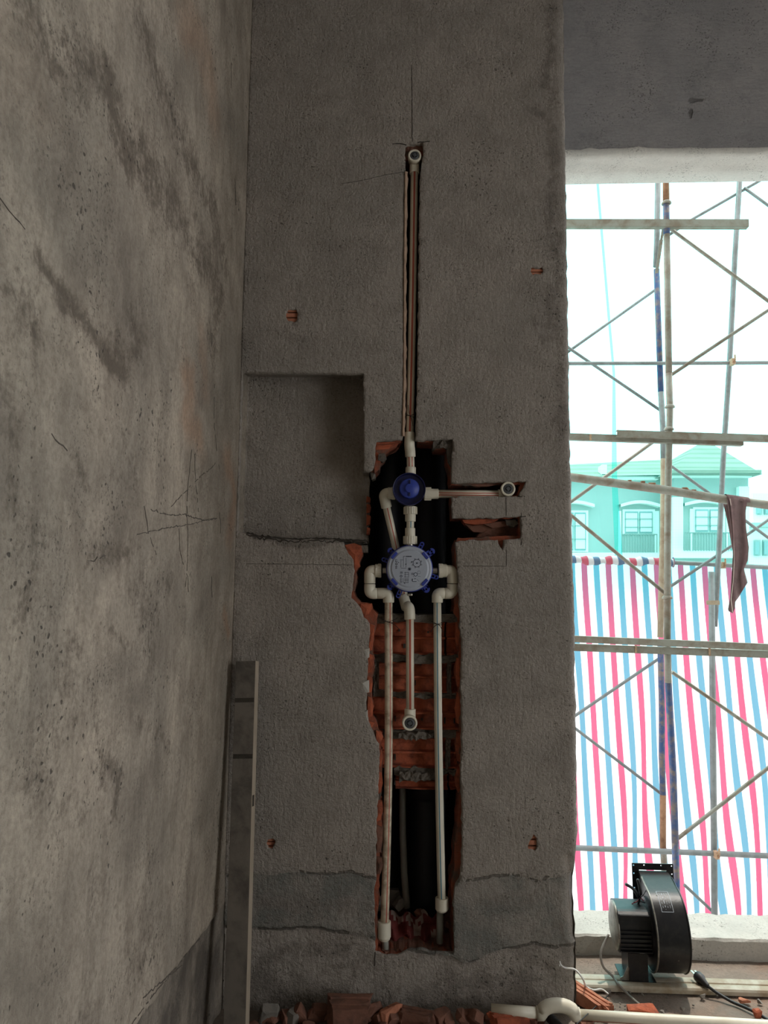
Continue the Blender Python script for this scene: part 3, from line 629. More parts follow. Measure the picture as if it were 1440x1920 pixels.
# ---- left wall
x_, zt_ = XL, 3.12
ys = np.arange(-1.45, .1221, .0065); zs_ = np.arange(-.02, 3.13, .0065); Yg, Zg = np.meshgrid(ys, zs_); P = np.stack([Yg.ravel(), Zg.ravel()], 1)
def LY(l): return [(UX(a, b, XL).y, UX(a, b, XL).z) for a, b in l]
stain = zero(len(P)); crack = zero(len(P)); warm = zero(len(P)); zone = zero(len(P)); dx = zero(len(P))
def lstroke(l, wpx, a=1.0):
    # width given in pixels at the stroke
    q = LY(l); d = np.linalg.norm(np.array(UX(l[0][0], l[0][1], XL))-np.array(CAM)); return stroke(P, q, wpx*d/F*(2.1 if wpx > 4 else 1.3), a, wpx > 4)
for l, w, a in [([(60,20),(90,100),(150,130),(210,190)], 26, .65), ([(210,180),(225,230),(232,290)], 26, 1.0), ([(225,230),(270,300),(330,390),(380,480)], 30, .65), ([(260,40),(300,150),(350,290),(400,390),(425,500)], 20, .7), ([(330,380),(370,450),(410,540),(400,640)], 22, .6),
                ([(75,490),(120,560),(170,620),(235,710)], 12, .9), ([(250,590),(262,640),(240,665),(205,640)], 14, .6), ([(0,340),(40,400)], 8, .5), ([(10,720),(30,800),(20,900),(30,1000)], 16, .45), ([(60,1020),(50,1080),(40,1150)], 24, .55),
                ([(140,860),(160,900)], 14, .5), ([(200,840),(215,900)], 12, .45), ([(240,840),(250,890)], 13, .5), ([(300,740),(295,790),(270,830)], 14, .3), ([(165,1050),(220,1035),(260,1030)], 9, .55), ([(260,1120),(285,1170),(270,1210)], 26, .55), ([(320,1080),(315,1120)], 10, .4),
                ([(210,1180),(235,1210)], 8, .5), ([(140,1230),(110,1330),(80,1380)], 34, .45), ([(180,1330),(190,1420),(195,1460)], 12, .55), ([(205,1430),(225,1450),(215,1520)], 10, .7), ([(250,1340),(280,1380)], 10, .4), ([(290,1360),(320,1410)], 8, .4),
                ([(60,1480),(90,1510),(150,1540)], 22, .45), ([(170,1620),(180,1680)], 14, .5), ([(280,1640),(300,1760),(250,1820)], 30, .4), ([(200,1690),(230,1800)], 25, .3), ([(160,1880),(150,1930)], 20, .5), ([(440,200),(446,420)], 10, .25), ([(30,560),(70,570),(50,620)], 26, .55)]:
    stain = np.maximum(stain, lstroke(l, w, a))
LSCR = [([(360,842),(352,930),(350,1050),(345,1100)], .75), ([(365,842),(368,900),(372,960)], .6), ([(278,955),(310,965),(345,965),(380,975),(405,972)], .85), ([(255,1002),(310,990),(360,982),(400,972)], .85), ([(165,1052),(200,1042)], .6), ([(320,950),(370,900),(405,868)], .55), ([(265,950),(275,1000),(290,1040)], .6), ([(333,980),(335,1040),(350,1080),(352,1130)], .65),
             ([(99,813),(130,845)], .9), ([(432,110),(432,165)], .75), ([(440,335),(441,385)], .75), ([(402,720),(400,800),(408,860),(410,880)], .65), ([(395,1080),(397,1120)], .8), ([(410,960),(412,1000)], .9), ([(0,370),(20,395),(48,430)], .55), ([(250,925),(318,925)], .0), ([(165,985),(160,1060)], .3), ([(270,1870),(330,1820),(380,1760)], .85), ([(250,1920),(300,1850),(350,1810)], .7), ([(400,615),(398,650)], .8), ([(320,1640),(325,1660)], .7)]
for l, w, a in [([(345,700),(360,730),(350,790),(375,820)], 20, .8), ([(380,620),(385,740)], 16, .5), ([(425,860),(440,930),(430,1000)], 16, .8), ([(420,1150),(428,1190)], 8, .9), ([(350,40),(385,110),(400,200)], 26, .6), ([(10,60),(40,200)], 60, .25)]:
    warm = np.maximum(warm, lstroke(l, w, a))
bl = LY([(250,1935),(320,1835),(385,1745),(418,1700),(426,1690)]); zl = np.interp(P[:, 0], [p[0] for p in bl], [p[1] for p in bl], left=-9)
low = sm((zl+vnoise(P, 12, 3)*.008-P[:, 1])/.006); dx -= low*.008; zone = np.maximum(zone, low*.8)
dx += vnoise(P, 3, 11)*.004+vnoise(P, 11, 12)*.0016+vnoise(P, 45, 13, 2)*.0008-stain*.0015
V3 = np.stack([XL+dx*np.clip((.0-P[:, 0])/.03, .15, 1), P[:, 0], P[:, 1]], 1); nx = len(ys); nz = len(zs_)
fs = [(j*nx+i, j*nx+i+1, (j+1)*nx+i+1, (j+1)*nx+i) for j in range(nz-1) for i in range(nx-1)]
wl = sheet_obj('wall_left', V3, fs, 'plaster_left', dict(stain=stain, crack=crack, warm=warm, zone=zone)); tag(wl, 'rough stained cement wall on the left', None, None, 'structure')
for l, a in LSCR:
    if a < .4: continue
    q = resample(LY(l), .010, .0011, False); mb = MB(); P3 = []; d_ = np.linalg.norm(np.array(UX(l[0][0], l[0][1], XL))-np.array(CAM))
    for y, z in q:
        ii = int(round((y+1.45)/.0065)); jj = int(round((z+.02)/.0065)); vtx = V3[min(max(jj, 0), nz-1)*nx+min(max(ii, 0), nx-1)]; P3.append(Vector((vtx[0]+.0005, y, z)))
    for e0, e1 in zip(P3[:-1], P3[1:]):
        if rng.random() < a+.12: mb.beam(e0, e1, d_/F*rng.uniform(.7, 2.0)*a*1.5, .0008, 0, (1, 0, 0))
    if mb.v: tag(mb.obj('scratch', 'scratch_dark', wl), None, None, None, 'stuff')
def slab(name, label, c, size, mat):
    m = MB(); m.box(c, size); o = m.obj(name, mat); return tag(o, label, None, None, 'structure')
slab('wall_left_outer', 'solid body of the left wall', (XL-.11, -1.0, 1.55), (.16, 4.9, 3.2), 'plaster_left')
slab('wall_left_rear', 'left wall behind the viewpoint', (XL-.02, -2.475, 1.55), (.04, 2.05, 3.14), 'plaster_left')
# ---- floor
fx = np.arange(XL-.02, 3.05, .03); fy = np.arange(-3.5, .47, .03); Xf, Yf = np.meshgrid(fx, fy); P = np.stack([Xf.ravel(), Yf.ravel()], 1)
zz = vnoise(P, 4, 21)*.004+vnoise(P, 30, 22, 2)*.002
nx = len(fx); nz = len(fy); zone = np.clip(.5+vnoise(P, 3, 23), 0, 1)*.6
fl_ = sheet_obj('floor', np.stack([P[:, 0], P[:, 1], zz-.004], 1), [(j*nx+i, j*nx+i+1, (j+1)*nx+i+1, (j+1)*nx+i) for j in range(nz-1) for i in range(nx-1)], 'floor_cement', dict(stain=zero(len(P)), crack=zero(len(P)), warm=zero(len(P)), zone=zone)); tag(fl_, 'dusty cement floor', None, None, 'structure')
slab('wall_facade_top', 'outer face of this building above the window', (2, .60, 6.0), (20, .12, 6.7), 'house_wall')
slab('wall_facade_left', 'outer face of this building left of the window', (-3.8, .60, 0), (8.3, .12, 6.0), 'house_wall')
slab('wall_facade_right', 'outer face of this building right of the window', (6.7, .47, 0), (8.6, .12, 6.0), 'house_wall')
slab('wall_facade_below', 'outer face of this building below the window', (2, .60, -1.7), (4.6, .12, 3.2), 'house_wall')
slab('ceiling', 'raw concrete ceiling', (1.3, -1.5, 3.2), (3.6, 4.1, .16), 'plaster_window')
slab('wall_rear', 'plastered wall behind the viewpoint', (1.3, -3.55, 1.55), (3.6, .1, 3.2), 'plaster_left')
slab('wall_right', 'plastered wall on the far right', (3.05, -.6, 1.55), (.1, 1.9, 3.2), 'plaster_left')
slab('wall_right_rear', 'plastered wall beside the doorway', (3.05, -3.4, 1.55), (.1, .35, 3.2), 'plaster_left')
slab('wall_right_top', 'plastered wall over the doorway', (3.05, -2.4, 2.68), (.1, 1.75, .94), 'plaster_left')
# ================================================================== PIPEWORK IN THE WALL
PR, FR = .0103, .0146
def dirpx(a, b, Y): return (U(b[0], b[1], Y)-U(a[0], a[1], Y)).normalized()
def pipe(parent, pts, r=PR, stripe='stripe_red', base='ppr', name='pipe', seg=24, at=(17, 19), fil=.03):
    # stripe faces sit on the room side of the tube
    mb = MB(); P = fillet(pts, fil) if len(pts) > 2 else [Vector(p) for p in pts]
    mb.sweep(P, r, seg, 0, True, {a: 1 for a in at}, ref=(0, 1, 0)); return mb.obj(name, [base, stripe], parent)
def collar(parent, a, b, r, name='coupling', ribs=0, mat='ppr', r2=None):
    mb = MB(); a, b = Vector(a), Vector(b); L = (b-a).length; ax = (b-a).normalized(); r2 = r2 or r
    mb.lathe(a, ax, [(r*.55, 0), (r*.93, 0), (r, .0012), (r, L*.5), (r2, L*.5+.0002), (r2, L-.0012), (r2*.93, L), (r2*.55, L)], 32, 0)
    x, y = frame(ax)
    for i in range(ribs):
        q = 2*math.pi*i/ribs; n_ = x*math.cos(q)+y*math.sin(q); mb.box(a+ax*(L*.27)+n_*r, (.0022, .0022, L*.46), 0, (n_, ax.cross(n_), ax))
    return mb.obj(name, mat, parent)
def elbow(parent, pts, r=FR, name='elbow', mat='ppr', fil=.02):
    mb = MB(); P = fillet(pts, fil, 8); R = [r]*len(P)
    Q = [P[0]]+[P[0]+(P[1]-P[0]).normalized()*.0015]+P[1:-1]+[P[-1]+(P[-2]-P[-1]).normalized()*.0015, P[-1]]; R = [r*.93, r]+[r]*(len(P)-2)+[r, r*.93]
    mb.sweep(Q, R, 20, 0); return mb.obj(name, mat, parent)
def outlet(parent, c, r, back, plug='plug_grey'):
    # socket facing the room, closed with a grey plug
    c = Vector(c); ax = Vector((0, -1, 0)); mb = MB()
    mb.lathe(c+Vector((0, back, 0)), ax, [(r*.5, 0), (r*.95, 0), (r*.95, back*.55), (r, back*.6), (r, back-.0015), (r*.95, back), (r*.72, back), (r*.70, back-.004)], 32, 0, True)
    s = mb.obj('outlet_socket', 'ppr', parent); q = MB()
    q.lathe(c, ax, [(r*.71, -.006), (r*.70, -.002), (r*.5, .0005), (r*.42, .0008), (r*.40, -.003), (0, -.003)], 28, 0); q.box(c+Vector((0, -.0005, 0)), (r*.5, .004, r*.5), 0, (Vector((.8, 0, .6)), Vector((0, 1, 0)), Vector((-.6, 0, .8))), .0006)
    q.obj('plug', plug, s if False else parent); return s
def tie(parent, p, r=.0125, tails=((-.02, -.03), (.025, -.022))):
    mb = MB(); p = Vector(p); ring = [p+Vector((math.cos(a)*r, math.sin(a)*r, .002*math.sin(2*a))) for a in np.linspace(0, 2*math.pi, 17)]
    mb.sweep(ring, .0008, 6, 0, False); k0 = p+Vector((0, -r, 0))
    for tx, tz in tails: mb.sweep(catmull([k0, k0+Vector((tx*.5, -.004, tz*.3)), k0+Vector((tx, -.006, tz))], 5), .0008, 6)
    for tx, tz in ((-.02, .008), (.022, .01)): mb.sweep(catmull([k0, k0+Vector((tx*.6, -.002, tz*.6)), k0+Vector((tx, .012, tz))], 4), .0008, 6)
    return mb.obj('wire_tie', 'tie_wire', parent)
YP = .030
u = lambda a, b, y=YP: U(a, b, y)
# riser to the shower head outlet
t = thing('riser_pipe', 'long vertical cream pipe with a capped outlet at its top, above the blue valve', 'pipe', tuple(u(769, 872)))
oc_ = u(777.5, 291, .002)
outlet(t, oc_, .0188, .03)
elbow(t, [u(777.5, 291, .028), u(777.3, 301, .034), u(777, 326)], .0142, fil=.012)
pipe(t, [u(777, 322), u(775, 480), u(771, 700), u(768, 816)], .0110, fil=.2, at=(17, 18))
elbow(t, [u(768, 811), u(767.5, 835, .030), u(769, 846, .040), u(769.5, 857, .042)], .0146, fil=.01)
pipe(t, [u(769.5, 850, .042), u(770, 880, .042)], .0108, at=(16, 19))
collar(t, u(770, 890, .040), u(770, 876, .040), .0146, 'valve_adaptor')
tie(t, u(768.5, 782), .0125, ((-.006, .03), (.008, -.03)))
# diverter valve
vc = u(767, 917, -.012)
t = thing('diverter_valve', 'round dark blue concealed valve above the printed mixer box, knob in its middle', 'valve', tuple(u(767, 950, .03)))
ax = Vector((0, -1, 0)); m = MB()
m.lathe(vc+Vector((0, .045, 0)), ax, [(.026, 0), (.034, .004), (.036, .02), (.043, .024), (.0435, .030)], 40, 0, True); m.obj('valve_body', 'cap_white', t)
m = MB(); m.lathe(vc+Vector((0, .016, 0)), ax, [(.0425, 0), (.0445, .001), (.0450, .018), (.0440, .0195), (.0425, .019), (.0405, .006), (.030, .005), (.0, .005)], 48, 0, False); m.obj('protective_cup', 'blue_dark', t)
m = MB(); kc = vc+Vector((.001, .011, .002)); m.lathe(kc, ax, [(.0275, 0), (.0270, .010), (.0245, .0115), (.013, .0118), (.012, .0155), (.0105, .016), (.0, .016)], 40, 0, True); kn = m.obj('knob', 'blue_knob', t)
for z_ in (.0175, -.0165): m = MB(); m.box(kc+Vector((0, -.0128, z_)), (.005, .004, .010), 0, None, .0005); m.obj('slot', 'blue_dark', kn)
# side outlet to the right
t = thing('side_outlet_pipe', 'short horizontal cream pipe running right from the blue valve to a capped outlet', 'pipe', tuple(u(880, 930)))
collar(t, u(795, 926), u(822, 926), .0172, 'valve_adaptor', 14, 'ppr', .0142)
pipe(t, [u(818, 926), u(945, 927)], .0112, at=(17, 19))
elbow(t, [u(934, 927, .03), u(953, 926, .03), u(953.5, 918, .012)], .0142, fil=.012); outlet(t, u(953, 916.5, -.002), .0198, .026)
# link between the valves
t = thing('valve_link_pipe', 'short vertical cream connector between the blue valve and the mixer box', 'pipe', tuple(u(769, 1018)))
collar(t, u(769.5, 950), u(769.5, 978), .0182, 'threaded_adaptor', 18, 'ppr', .0146)
pipe(t, [u(769.5, 974), u(769, 994)], .0105, stripe='stripe_blue', at=(17,))
collar(t, u(769, 1021), u(769, 990), .0182, 'threaded_adaptor', 18, 'ppr', .0140)
collar(t, u(769, 1019), u(769, 1027), .010, 'brass_stub', 0, 'brass')
# mixer rough-in box
mc = u(768, 1066, -.006); t = thing('shower_mixer_box', 'blue flanged mixer box with a pale printed round cover, in the middle of the chase', 'mixer box', tuple(u(768, 1110, .04)))
m = MB(); m.lathe(mc+Vector((0, .062, 0)), ax, [(.030, 0), (.055, .006), (.0615, .012), (.0635, .050), (.0625, .054), (.058, .056)], 56, 0, True); m.obj('box_body', 'blue_plastic', t)
m = MB(); m.lathe(mc+Vector((0, .012, 0)), ax, [(.0605, 0), (.0612, .004), (.0600, .0125), (.0565, .0145), (.052, .0142), (.0495, .0155), (.0475, .0170), (.0, .0172)], 56, 0, False); cv = m.obj('cover', 'cap_white', t)
for a in (40, 140, 222, 318):
    m = MB(); c = Vector((math.cos(math.radians(a)), 0, math.sin(math.radians(a)))); tt = Vector((-c.z, 0, c.x)); m.box(mc+c*.0545+Vector((0, -.003, 0)), (.008, .006, .021), 0, (c, Vector((0, 1, 0)), tt), .0008)
    m.obj('clip', 'blue_plastic', cv)
for a, ln, w, off in [(63, .013, .0085, 0), (38, .016, .0125, 0), (-17, .014, .0085, 0), (-50, .013, .0135, 0), (-112, .016, .0085, 0), (-136, .012, .012, 0), (161, .012, .0085, 0), (137, .011, .012, 0)]:
    c = Vector((math.cos(math.radians(a)), 0, math.sin(math.radians(a)))); tt = Vector((-c.z, 0, c.x)); o_ = mc+Vector((0, .018, 0)); mb = MB()
    ln *= 1.38; w *= 1.15; r_ = w*.62; e = o_+c*(.0635+ln-r_); seg = 20; rin = .0030
    mb.lathe(e+Vector((0, .002, 0)), ax, [(rin, 0), (r_, 0), (r_, .004), (rin, .004), (rin, 0)], seg, 0)
    for s_ in (-1, 1): mb.box(o_+c*(.060+(ln-r_)*.5)+tt*(s_*r_*.72), (ln, .004, r_*.5), 0, (c, Vector((0, 1, 0)), tt))
    mb.obj('fixing_lug', 'blue_plastic', t)
# printed diagram on the cover (flat print: circles, connection drawings, dial, maker's word too small to read)
pr = MB(); pf = -.0055
def ink(a, b, x2=None, z2=None, w=.0007):
    p = mc+Vector((a, pf, b)); 
    if x2 is None: return
    q = mc+Vector((x2, pf, z2)); pr.beam(p, q, w, .0002, 0, (0, 1, 0))
def ring(cx, cz, r, w=.0008, n_=18):
    for i in range(n_):
        a0, a1 = 2*math.pi*i/n_, 2*math.pi*(i+1)/n_; ink(cx+r*math.cos(a0), cz+r*math.sin(a0), cx+r*math.cos(a1), cz+r*math.sin(a1), w)
s_ = .000145*1.0   # metres per pixel of the enlarged view (10.3 px per photo px)
def E(x, y): return ((x-710)*s_*.985, (680-y)*s_*.985)
def L_(x1, y1, x2, y2, w=.0007): a, b = E(x1, y1); c, d = E(x2, y2); ink(a, b, c, d, w)
def R_(x, y, r, w=.0008): a, b = E(x, y); ring(a, b, r*s_, w)
for i, wl_ in enumerate((14, 12, 16, 10, 14, 12)): L_(652+i*17, 444, 652+i*17, 464, .0016)
L_(590, 452, 645, 452); L_(590, 452, 590, 650); L_(640, 480, 640, 660); L_(525, 520, 590, 520); L_(545, 530, 545, 660); L_(545, 675, 650, 675); L_(638, 590, 638, 612, .0022)
R_(460, 598, 17, .0014); R_(845, 578, 72, .0012); R_(845, 578, 8, .002); L_(780, 578, 910, 578, .0004); R_(706, 690, 14, .0026); R_(706, 690, 30, .0005)
for a in range(0, 360, 45): R_(845+92*math.cos(math.radians(a+20)), 578+86*math.sin(math.radians(a+20)), 9, .0006)
for y in (520, 545, 560, 640, 655, 680): L_(440, y, 480, y, .0009); 
L_(440, 515, 440, 560, .0008); L_(452, 640, 452, 690, .0008); L_(490, 565, 510, 575, .0014); R_(550, 825, 18, .0014); L_(742, 545, 742, 580, .0014)
for y in (745, 760, 775, 880, 905, 930, 950): L_(530, y, 580, y-4, .0008)
for x in (540, 600, 640, 680): L_(x, 860, x, 950, .0006)
for y in (755, 790, 840, 880, 905, 945): L_(610, y, 690, y, .0007)
for x in (625, 690): L_(x, 745, x, 850, .0007)
L_(600, 940, 625, 965, .0016); L_(740, 765, 790, 765, .0008); L_(740, 780, 790, 780, .0008); L_(740, 793, 790, 793, .0008); R_(822, 790, 32, .0013); R_(885, 750, 28, .0004); L_(760, 870, 760, 915, .0022); L_(760, 925, 840, 925, .0012); L_(790, 870, 830, 870, .0012); L_(845, 880, 890, 920, .0005); L_(860, 820, 920, 830, .0005); L_(770, 830, 800, 830, .0006)
pr.obj('printed_diagram', 'print_ink', cv)
m = MB(); b_ = u(768, 1115, .02); m.box(b_, (.014, .012, .006), 0, None, .001); m.obj('drain_screw', 'brass', t)
# hot and cold supplies
def supply(name, label, S_, pts, stripe, base, tailpts, at):
    t = thing(name, label, 'pipe', tuple(u(*pts[-1])))
    s0, s1, c0, e1, e2, e3, d0 = S_
    collar(t, u(s0, 1070), u(s1, 1070), .0085, 'brass_stub', 0, 'brass')
    collar(t, u(s1-(2 if s1 < s0 else -2), 1070), u(c0, 1070), .0182, 'threaded_adaptor', 18)
    elbow(t, [u(c0+(-1 if c0 < 768 else 1)*-3, 1070), u(e1, 1070), u(e1, 1094)], .0155, fil=.022)
    elbow(t, [u(e1, 1095), u(e1, 1112.5), u(e2, 1112.5)], .0155, fil=.024)
    elbow(t, [u(e2, 1112.5), u(e3, 1112.5), u(d0, 1130)], .0152, fil=.024)
    pipe(t, [u(*p) for p in pts], .0108, stripe, base, fil=.25, at=at)
    return t
t = supply('supply_pipe', 'left cream supply pipe with a dirt stained face, running down from the mixer box', (727, 717, 703, 693.5, 707, 728.5, 728.5), [(728.5,1127),(729,1300),(728.5,1450),(725,1600),(721,1738)], 'stripe_red', 'ppr_dirty', None, (16,))
collar(t, u(720.5, 1727), u(720.5, 1757), .0172, 'coupling', 0); m = MB(); e_ = u(720.5, 1757); m.lathe(e_+Vector((0, 0, .004)), (0, 0, -1), [(.0168, 0), (.0150, .008), (.010, .013), (0, .015)], 24, 0, True); m.obj('end_cap', 'ppr', t)
pipe(t, [u(722, 1752, .045), u(723, 1785, .045)], .0085, base='grey_pipe', at=())
tie(t, u(729, 1166), .0125, ((-.02, .012), (.03, -.02)))
t = supply('supply_pipe', 'right cream supply pipe with a thin blue stripe, running down from the mixer box', (809, 820, 838, 848.5, 834, 820, 820), [(820,1128),(821,1300),(823,1450),(826,1600),(828.5,1692)], 'stripe_blue', 'ppr', None, (18,))
collar(t, u(828.5, 1683), u(828.5, 1705), .0172, 'coupling', 0); m = MB(); e_ = u(828.5, 1705); m.lathe(e_+Vector((0, 0, .003)), (0, 0, -1), [(.0168, 0), (.0145, .006), (.010, .009), (0, .010)], 24, 0, True); m.obj('end_cap', 'ppr', t)
pipe(t, [u(825, 1703, .05), u(824.5, 1768, .05)], .0088, base='grey_pipe', at=())
tie(t, u(820.5, 1170), .0125, ((-.02, -.02), (.014, -.022)))
# spout outlet pipe: from the valve's left port behind the mixer box and down to a capped outlet
t = thing('spout_pipe', 'cream pipe bending behind the mixer box and ending in a capped outlet over bricks', 'pipe', tuple(u(768, 1370)))
collar(t, u(741, 925), u(727, 925), .0165, 'threaded_adaptor', 14)
elbow(t, [u(738, 925, .03), u(719, 924.5, .032), u(725, 952, .04)], .0148, fil=.018)
pipe(t, [u(724, 948, .038), u(741, 1020, .055), u(753, 1085, .072), u(758, 1122, .075)], .0108, at=(17,), fil=.03)
collar(t, u(756.5, 1119, .070), u(763, 1141, .050), .0150, 'coupling', 0, 'ppr')
elbow(t, [u(763, 1136, .055), u(767.5, 1140, .034), u(768.5, 1162)], .0150, fil=.02)
pipe(t, [u(768.5, 1158), u(769, 1336)], .0108, at=(17, 18))
collar(t, u(769, 1329), u(768.5, 1350), .0150, 'elbow_collar', 0); outlet(t, u(768.3, 1356, -.004), .0200, .036)

# ---- things in the duct
t = thing('drain_pipe', 'thick black drain stack standing in the dark duct behind the supply pipes', 'pipe', (U(798, 1690, .24).x, .235, 0))
cx = U(800, 1600, .235).x; m = MB(); m.lathe((cx, .235, .0), (0, 0, 1), [(.055, 0), (.055, 1.0)], 32, 0, True); m.obj('pipe', 'black_pipe', t)
m = MB(); m.lathe((cx, .235, U(800, 1490, .22).z), (0, 0, 1), [(.055, -.01), (.060, -.008), (.060, .05), (.055, .052), (.055, 2.1)], 32, 0, True); m.obj('socket', 'black_pipe', t)
m = MB(); cx2 = U(722, 1600, .25).x; m.lathe((cx2, .245, .0), (0, 0, 1), [(.040, 0), (.040, 3.05)], 28, 0, True); tag(m.obj('vent_pipe', 'black_pipe'), 'second black stack, hardly visible left of the thick drain stack in the duct', 'pipe')
m = MB(); m.sweep([U(754, 1440, .17), U(755, 1560, .17), U(758, 1640, .165), U(763, 1702, .16)], .0095, 16); tag(m.obj('conduit', 'grey_pipe'), 'thin dull grey pipe in the duct, in front of the black stack', 'pipe')
zf = .0
def hull_rock(rad, mat, seed, flat=1.0, n_=24):
    r = np.random.default_rng(seed); bm = bmesh.new()
    for i in range(n_):
        v = r.normal(size=3); v /= np.linalg.norm(v); v = np.sign(v)*np.abs(v)**.42*.8; bm.verts.new((v[0]*rad[0], v[1]*rad[1], v[2]*rad[2]))
    h = bmesh.ops.convex_hull(bm, input=bm.verts[:]); bmesh.ops.delete(bm, geom=[g for g in h['geom_interior'] if isinstance(g, bmesh.types.BMVert)], context='VERTS'); bm.verts.index_update()
    mb = MB(); mb.add([v.co.copy() for v in bm.verts], [[v.index for v in f.verts] for f in bm.faces]); bm.free(); return mb
def put(mb, loc, rot, name, mat, label, cat, group=None, sit=True):
    R = Matrix.Rotation(rot[2], 3, 'Z') @ Matrix.Rotation(rot[1], 3, 'Y') @ Matrix.Rotation(rot[0], 3, 'X')
    vs = [R @ Vector(v) for v in mb.v]; zmin = min(v.z for v in vs) if sit else 0; mb.v = [tuple(v+Vector((loc[0], loc[1], loc[2]-zmin))) for v in vs]
    return tag(mb.obj(name, mat), label, cat, group)
# rubble bed that fills the bottom of the duct
zr = U(780, 1745, .10).z
m = MB(); nx, ny = 16, 10; vs = []
x0, x1 = U(700, 1745, .1).x-.03, U(858, 1745, .1).x+.03
for i in range(nx+1):
    for j in range(ny+1): vs.append((x0+(x1-x0)*i/nx, .115+.19*j/ny, zr-.03+.05*(j/ny)+rng.normal(0, .006)))
vs += [(x0, .115, 0), (x1, .115, 0), (x1, .305, 0), (x0, .305, 0)]
b = (nx+1)*(ny+1); fs = [(i*(ny+1)+j, (i+1)*(ny+1)+j, (i+1)*(ny+1)+j+1, i*(ny+1)+j+1) for i in range(nx) for j in range(ny)]
fs += [tuple([i*(ny+1) for i in range(nx+1)]+[b+1, b]), tuple([i*(ny+1)+ny for i in range(nx+1)]+[b+2, b+3]), tuple([j for j in range(ny+1)]+[b+3, b]), tuple([nx*(ny+1)+j for j in range(ny+1)]+[b+2, b+1])]
m.add(vs, fs); tag(m.obj('rubble_bed', 'brick_dusty_shade'), 'brick dust and debris filling the bottom of the pipe duct', 'debris', None, 'stuff')
for i, (px, py, y, r, mt, lb) in enumerate([(735,1682,.19,(.026,.02,.034),'stone_grey','big pale stone leaning behind the left supply pipe in the duct'), (713,1694,.17,(.016,.018,.024),'stone_grey','small pale stone at the left edge inside the duct'),
        (748,1695,.16,(.018,.016,.022),'stone_grey','pale stone at the foot of the thin grey pipe'), (785,1712,.15,(.022,.018,.012),'brick_dusty_shade','dark brick lump at the foot of the black stack'), (842,1735,.13,(.014,.012,.012),'brick_dusty_shade','small brick lump by the right supply pipe coupling')]):
    p = U(px, py, y); put(hull_rock(r, mt, 40+i), (p.x, p.y, p.z), (rng.random(), rng.random(), rng.random()), 'stone', mt, lb, 'stone', None, False)
# crumpled printed bag: creased red sheet with pale folds
m = MB(); nx, ny = 22, 10; vs = []; fs = []; mi_ = []
r = np.random.default_rng(5)
for i in range(nx+1):
    for j in range(ny+1):
        p = U(728+104*i/nx, 1770-46*j/ny+r.normal(0, 1.2), .10); vs.append((p.x, .085+.05*j/ny+.012*math.sin(i*1.1+j*.5)+.008*math.sin(i*.53-j*1.2)+r.normal(0, .0025), p.z+.006*math.sin(i*.9+1)))
for i in range(nx):
    for j in range(ny): fs.append((i*(ny+1)+j, (i+1)*(ny+1)+j, (i+1)*(ny+1)+j+1, i*(ny+1)+j+1))
m.add(vs, fs, 0)
for q, (i, j) in enumerate([(i, j) for i in range(nx) for j in range(ny)]):
    a, b = 728+104*i/nx, 1770-46*j/ny
    w = any((abs((a-c)*1.0)+abs((b-d)*k_) < s_) for c, d, k_, s_ in [(738,1728,1,7), (764,1736,.8,8), (780,1748,.5,9), (788,1733,.9,6), (812,1758,.6,9), (828,1752,1,6), (797,1730,1,5), (748,1731,.7,6)])
    m.mi[q] = 1 if w else 0
bag = m.obj('crumpled_bag', ['bag_red', 'bag_white']); tag(bag, 'crumpled red and white plastic bag at the bottom of the duct', 'bag')
sb = bag.modifiers.new('smooth', 'SUBSURF'); sb.levels = 1; sb.render_levels = 1
sol = bag.modifiers.new('thickness', 'SOLIDIFY'); sol.thickness = .0012

# ================================================================== STRAIGHTEDGE
t0 = U(464, 1240, -.045); b0 = UZ(440, 1945, 0.004)
b0 = Vector((UX(432, 1935, -.36).x, 0, 0)); b0 = UZ(441, 1990, .0)
t = thing('plastering_straightedge', 'dusty rectangular metal straightedge leaning in the left corner', 'straightedge', (b0.x, b0.y, 0))
tt = (t0-b0).normalized(); fr = Vector((0, -1, 0)); fr = (fr-tt*fr.dot(tt)).normalized(); rt = tt.cross(fr)*-1
if rt.x < 0: rt = -rt
yaw = Matrix.Rotation(math.radians(-9), 3, tt); fr = yaw@fr; rt = yaw@rt
wd, dp, th = .052, .024, .0016; L = (t0-b0).length
def bar(parts, name, mat, par=t):
    mb = MB()
    for (cx_, cy_, sx_, sy_, l0, l1) in parts: mb.box(b0+rt*cx_+fr*cy_+tt*((l0+l1)/2), (sx_, sy_, l1-l0), 0, (rt, fr, tt), .0004)
    return mb.obj(name, mat, par)
bar([(0, dp/2, wd, th, 0, L), (0, -dp/2, wd, th, 0, L), (-wd/2, 0, th, dp, 0, L)], 'hollow_bar', 'alu_dusty'); bar([(wd/2, 0, th, dp+.001, 0, L)], 'side_face', 'alu_edge')
lp = lambda py: (U(455, py, -.1).z-b0.z)/tt.z
for py in (1317, 1420): bar([(0, dp/2+.0008, wd*.98, .0012, lp(py)-.006, lp(py)+.005)], 'mud_smear', 'mud_slit_shade')
bar([(wd/2+.0006, .003, .0012, dp*.6, lp(1500)-.014, lp(1500)+.012)], 'mud_smear', 'mud_slit_shade')

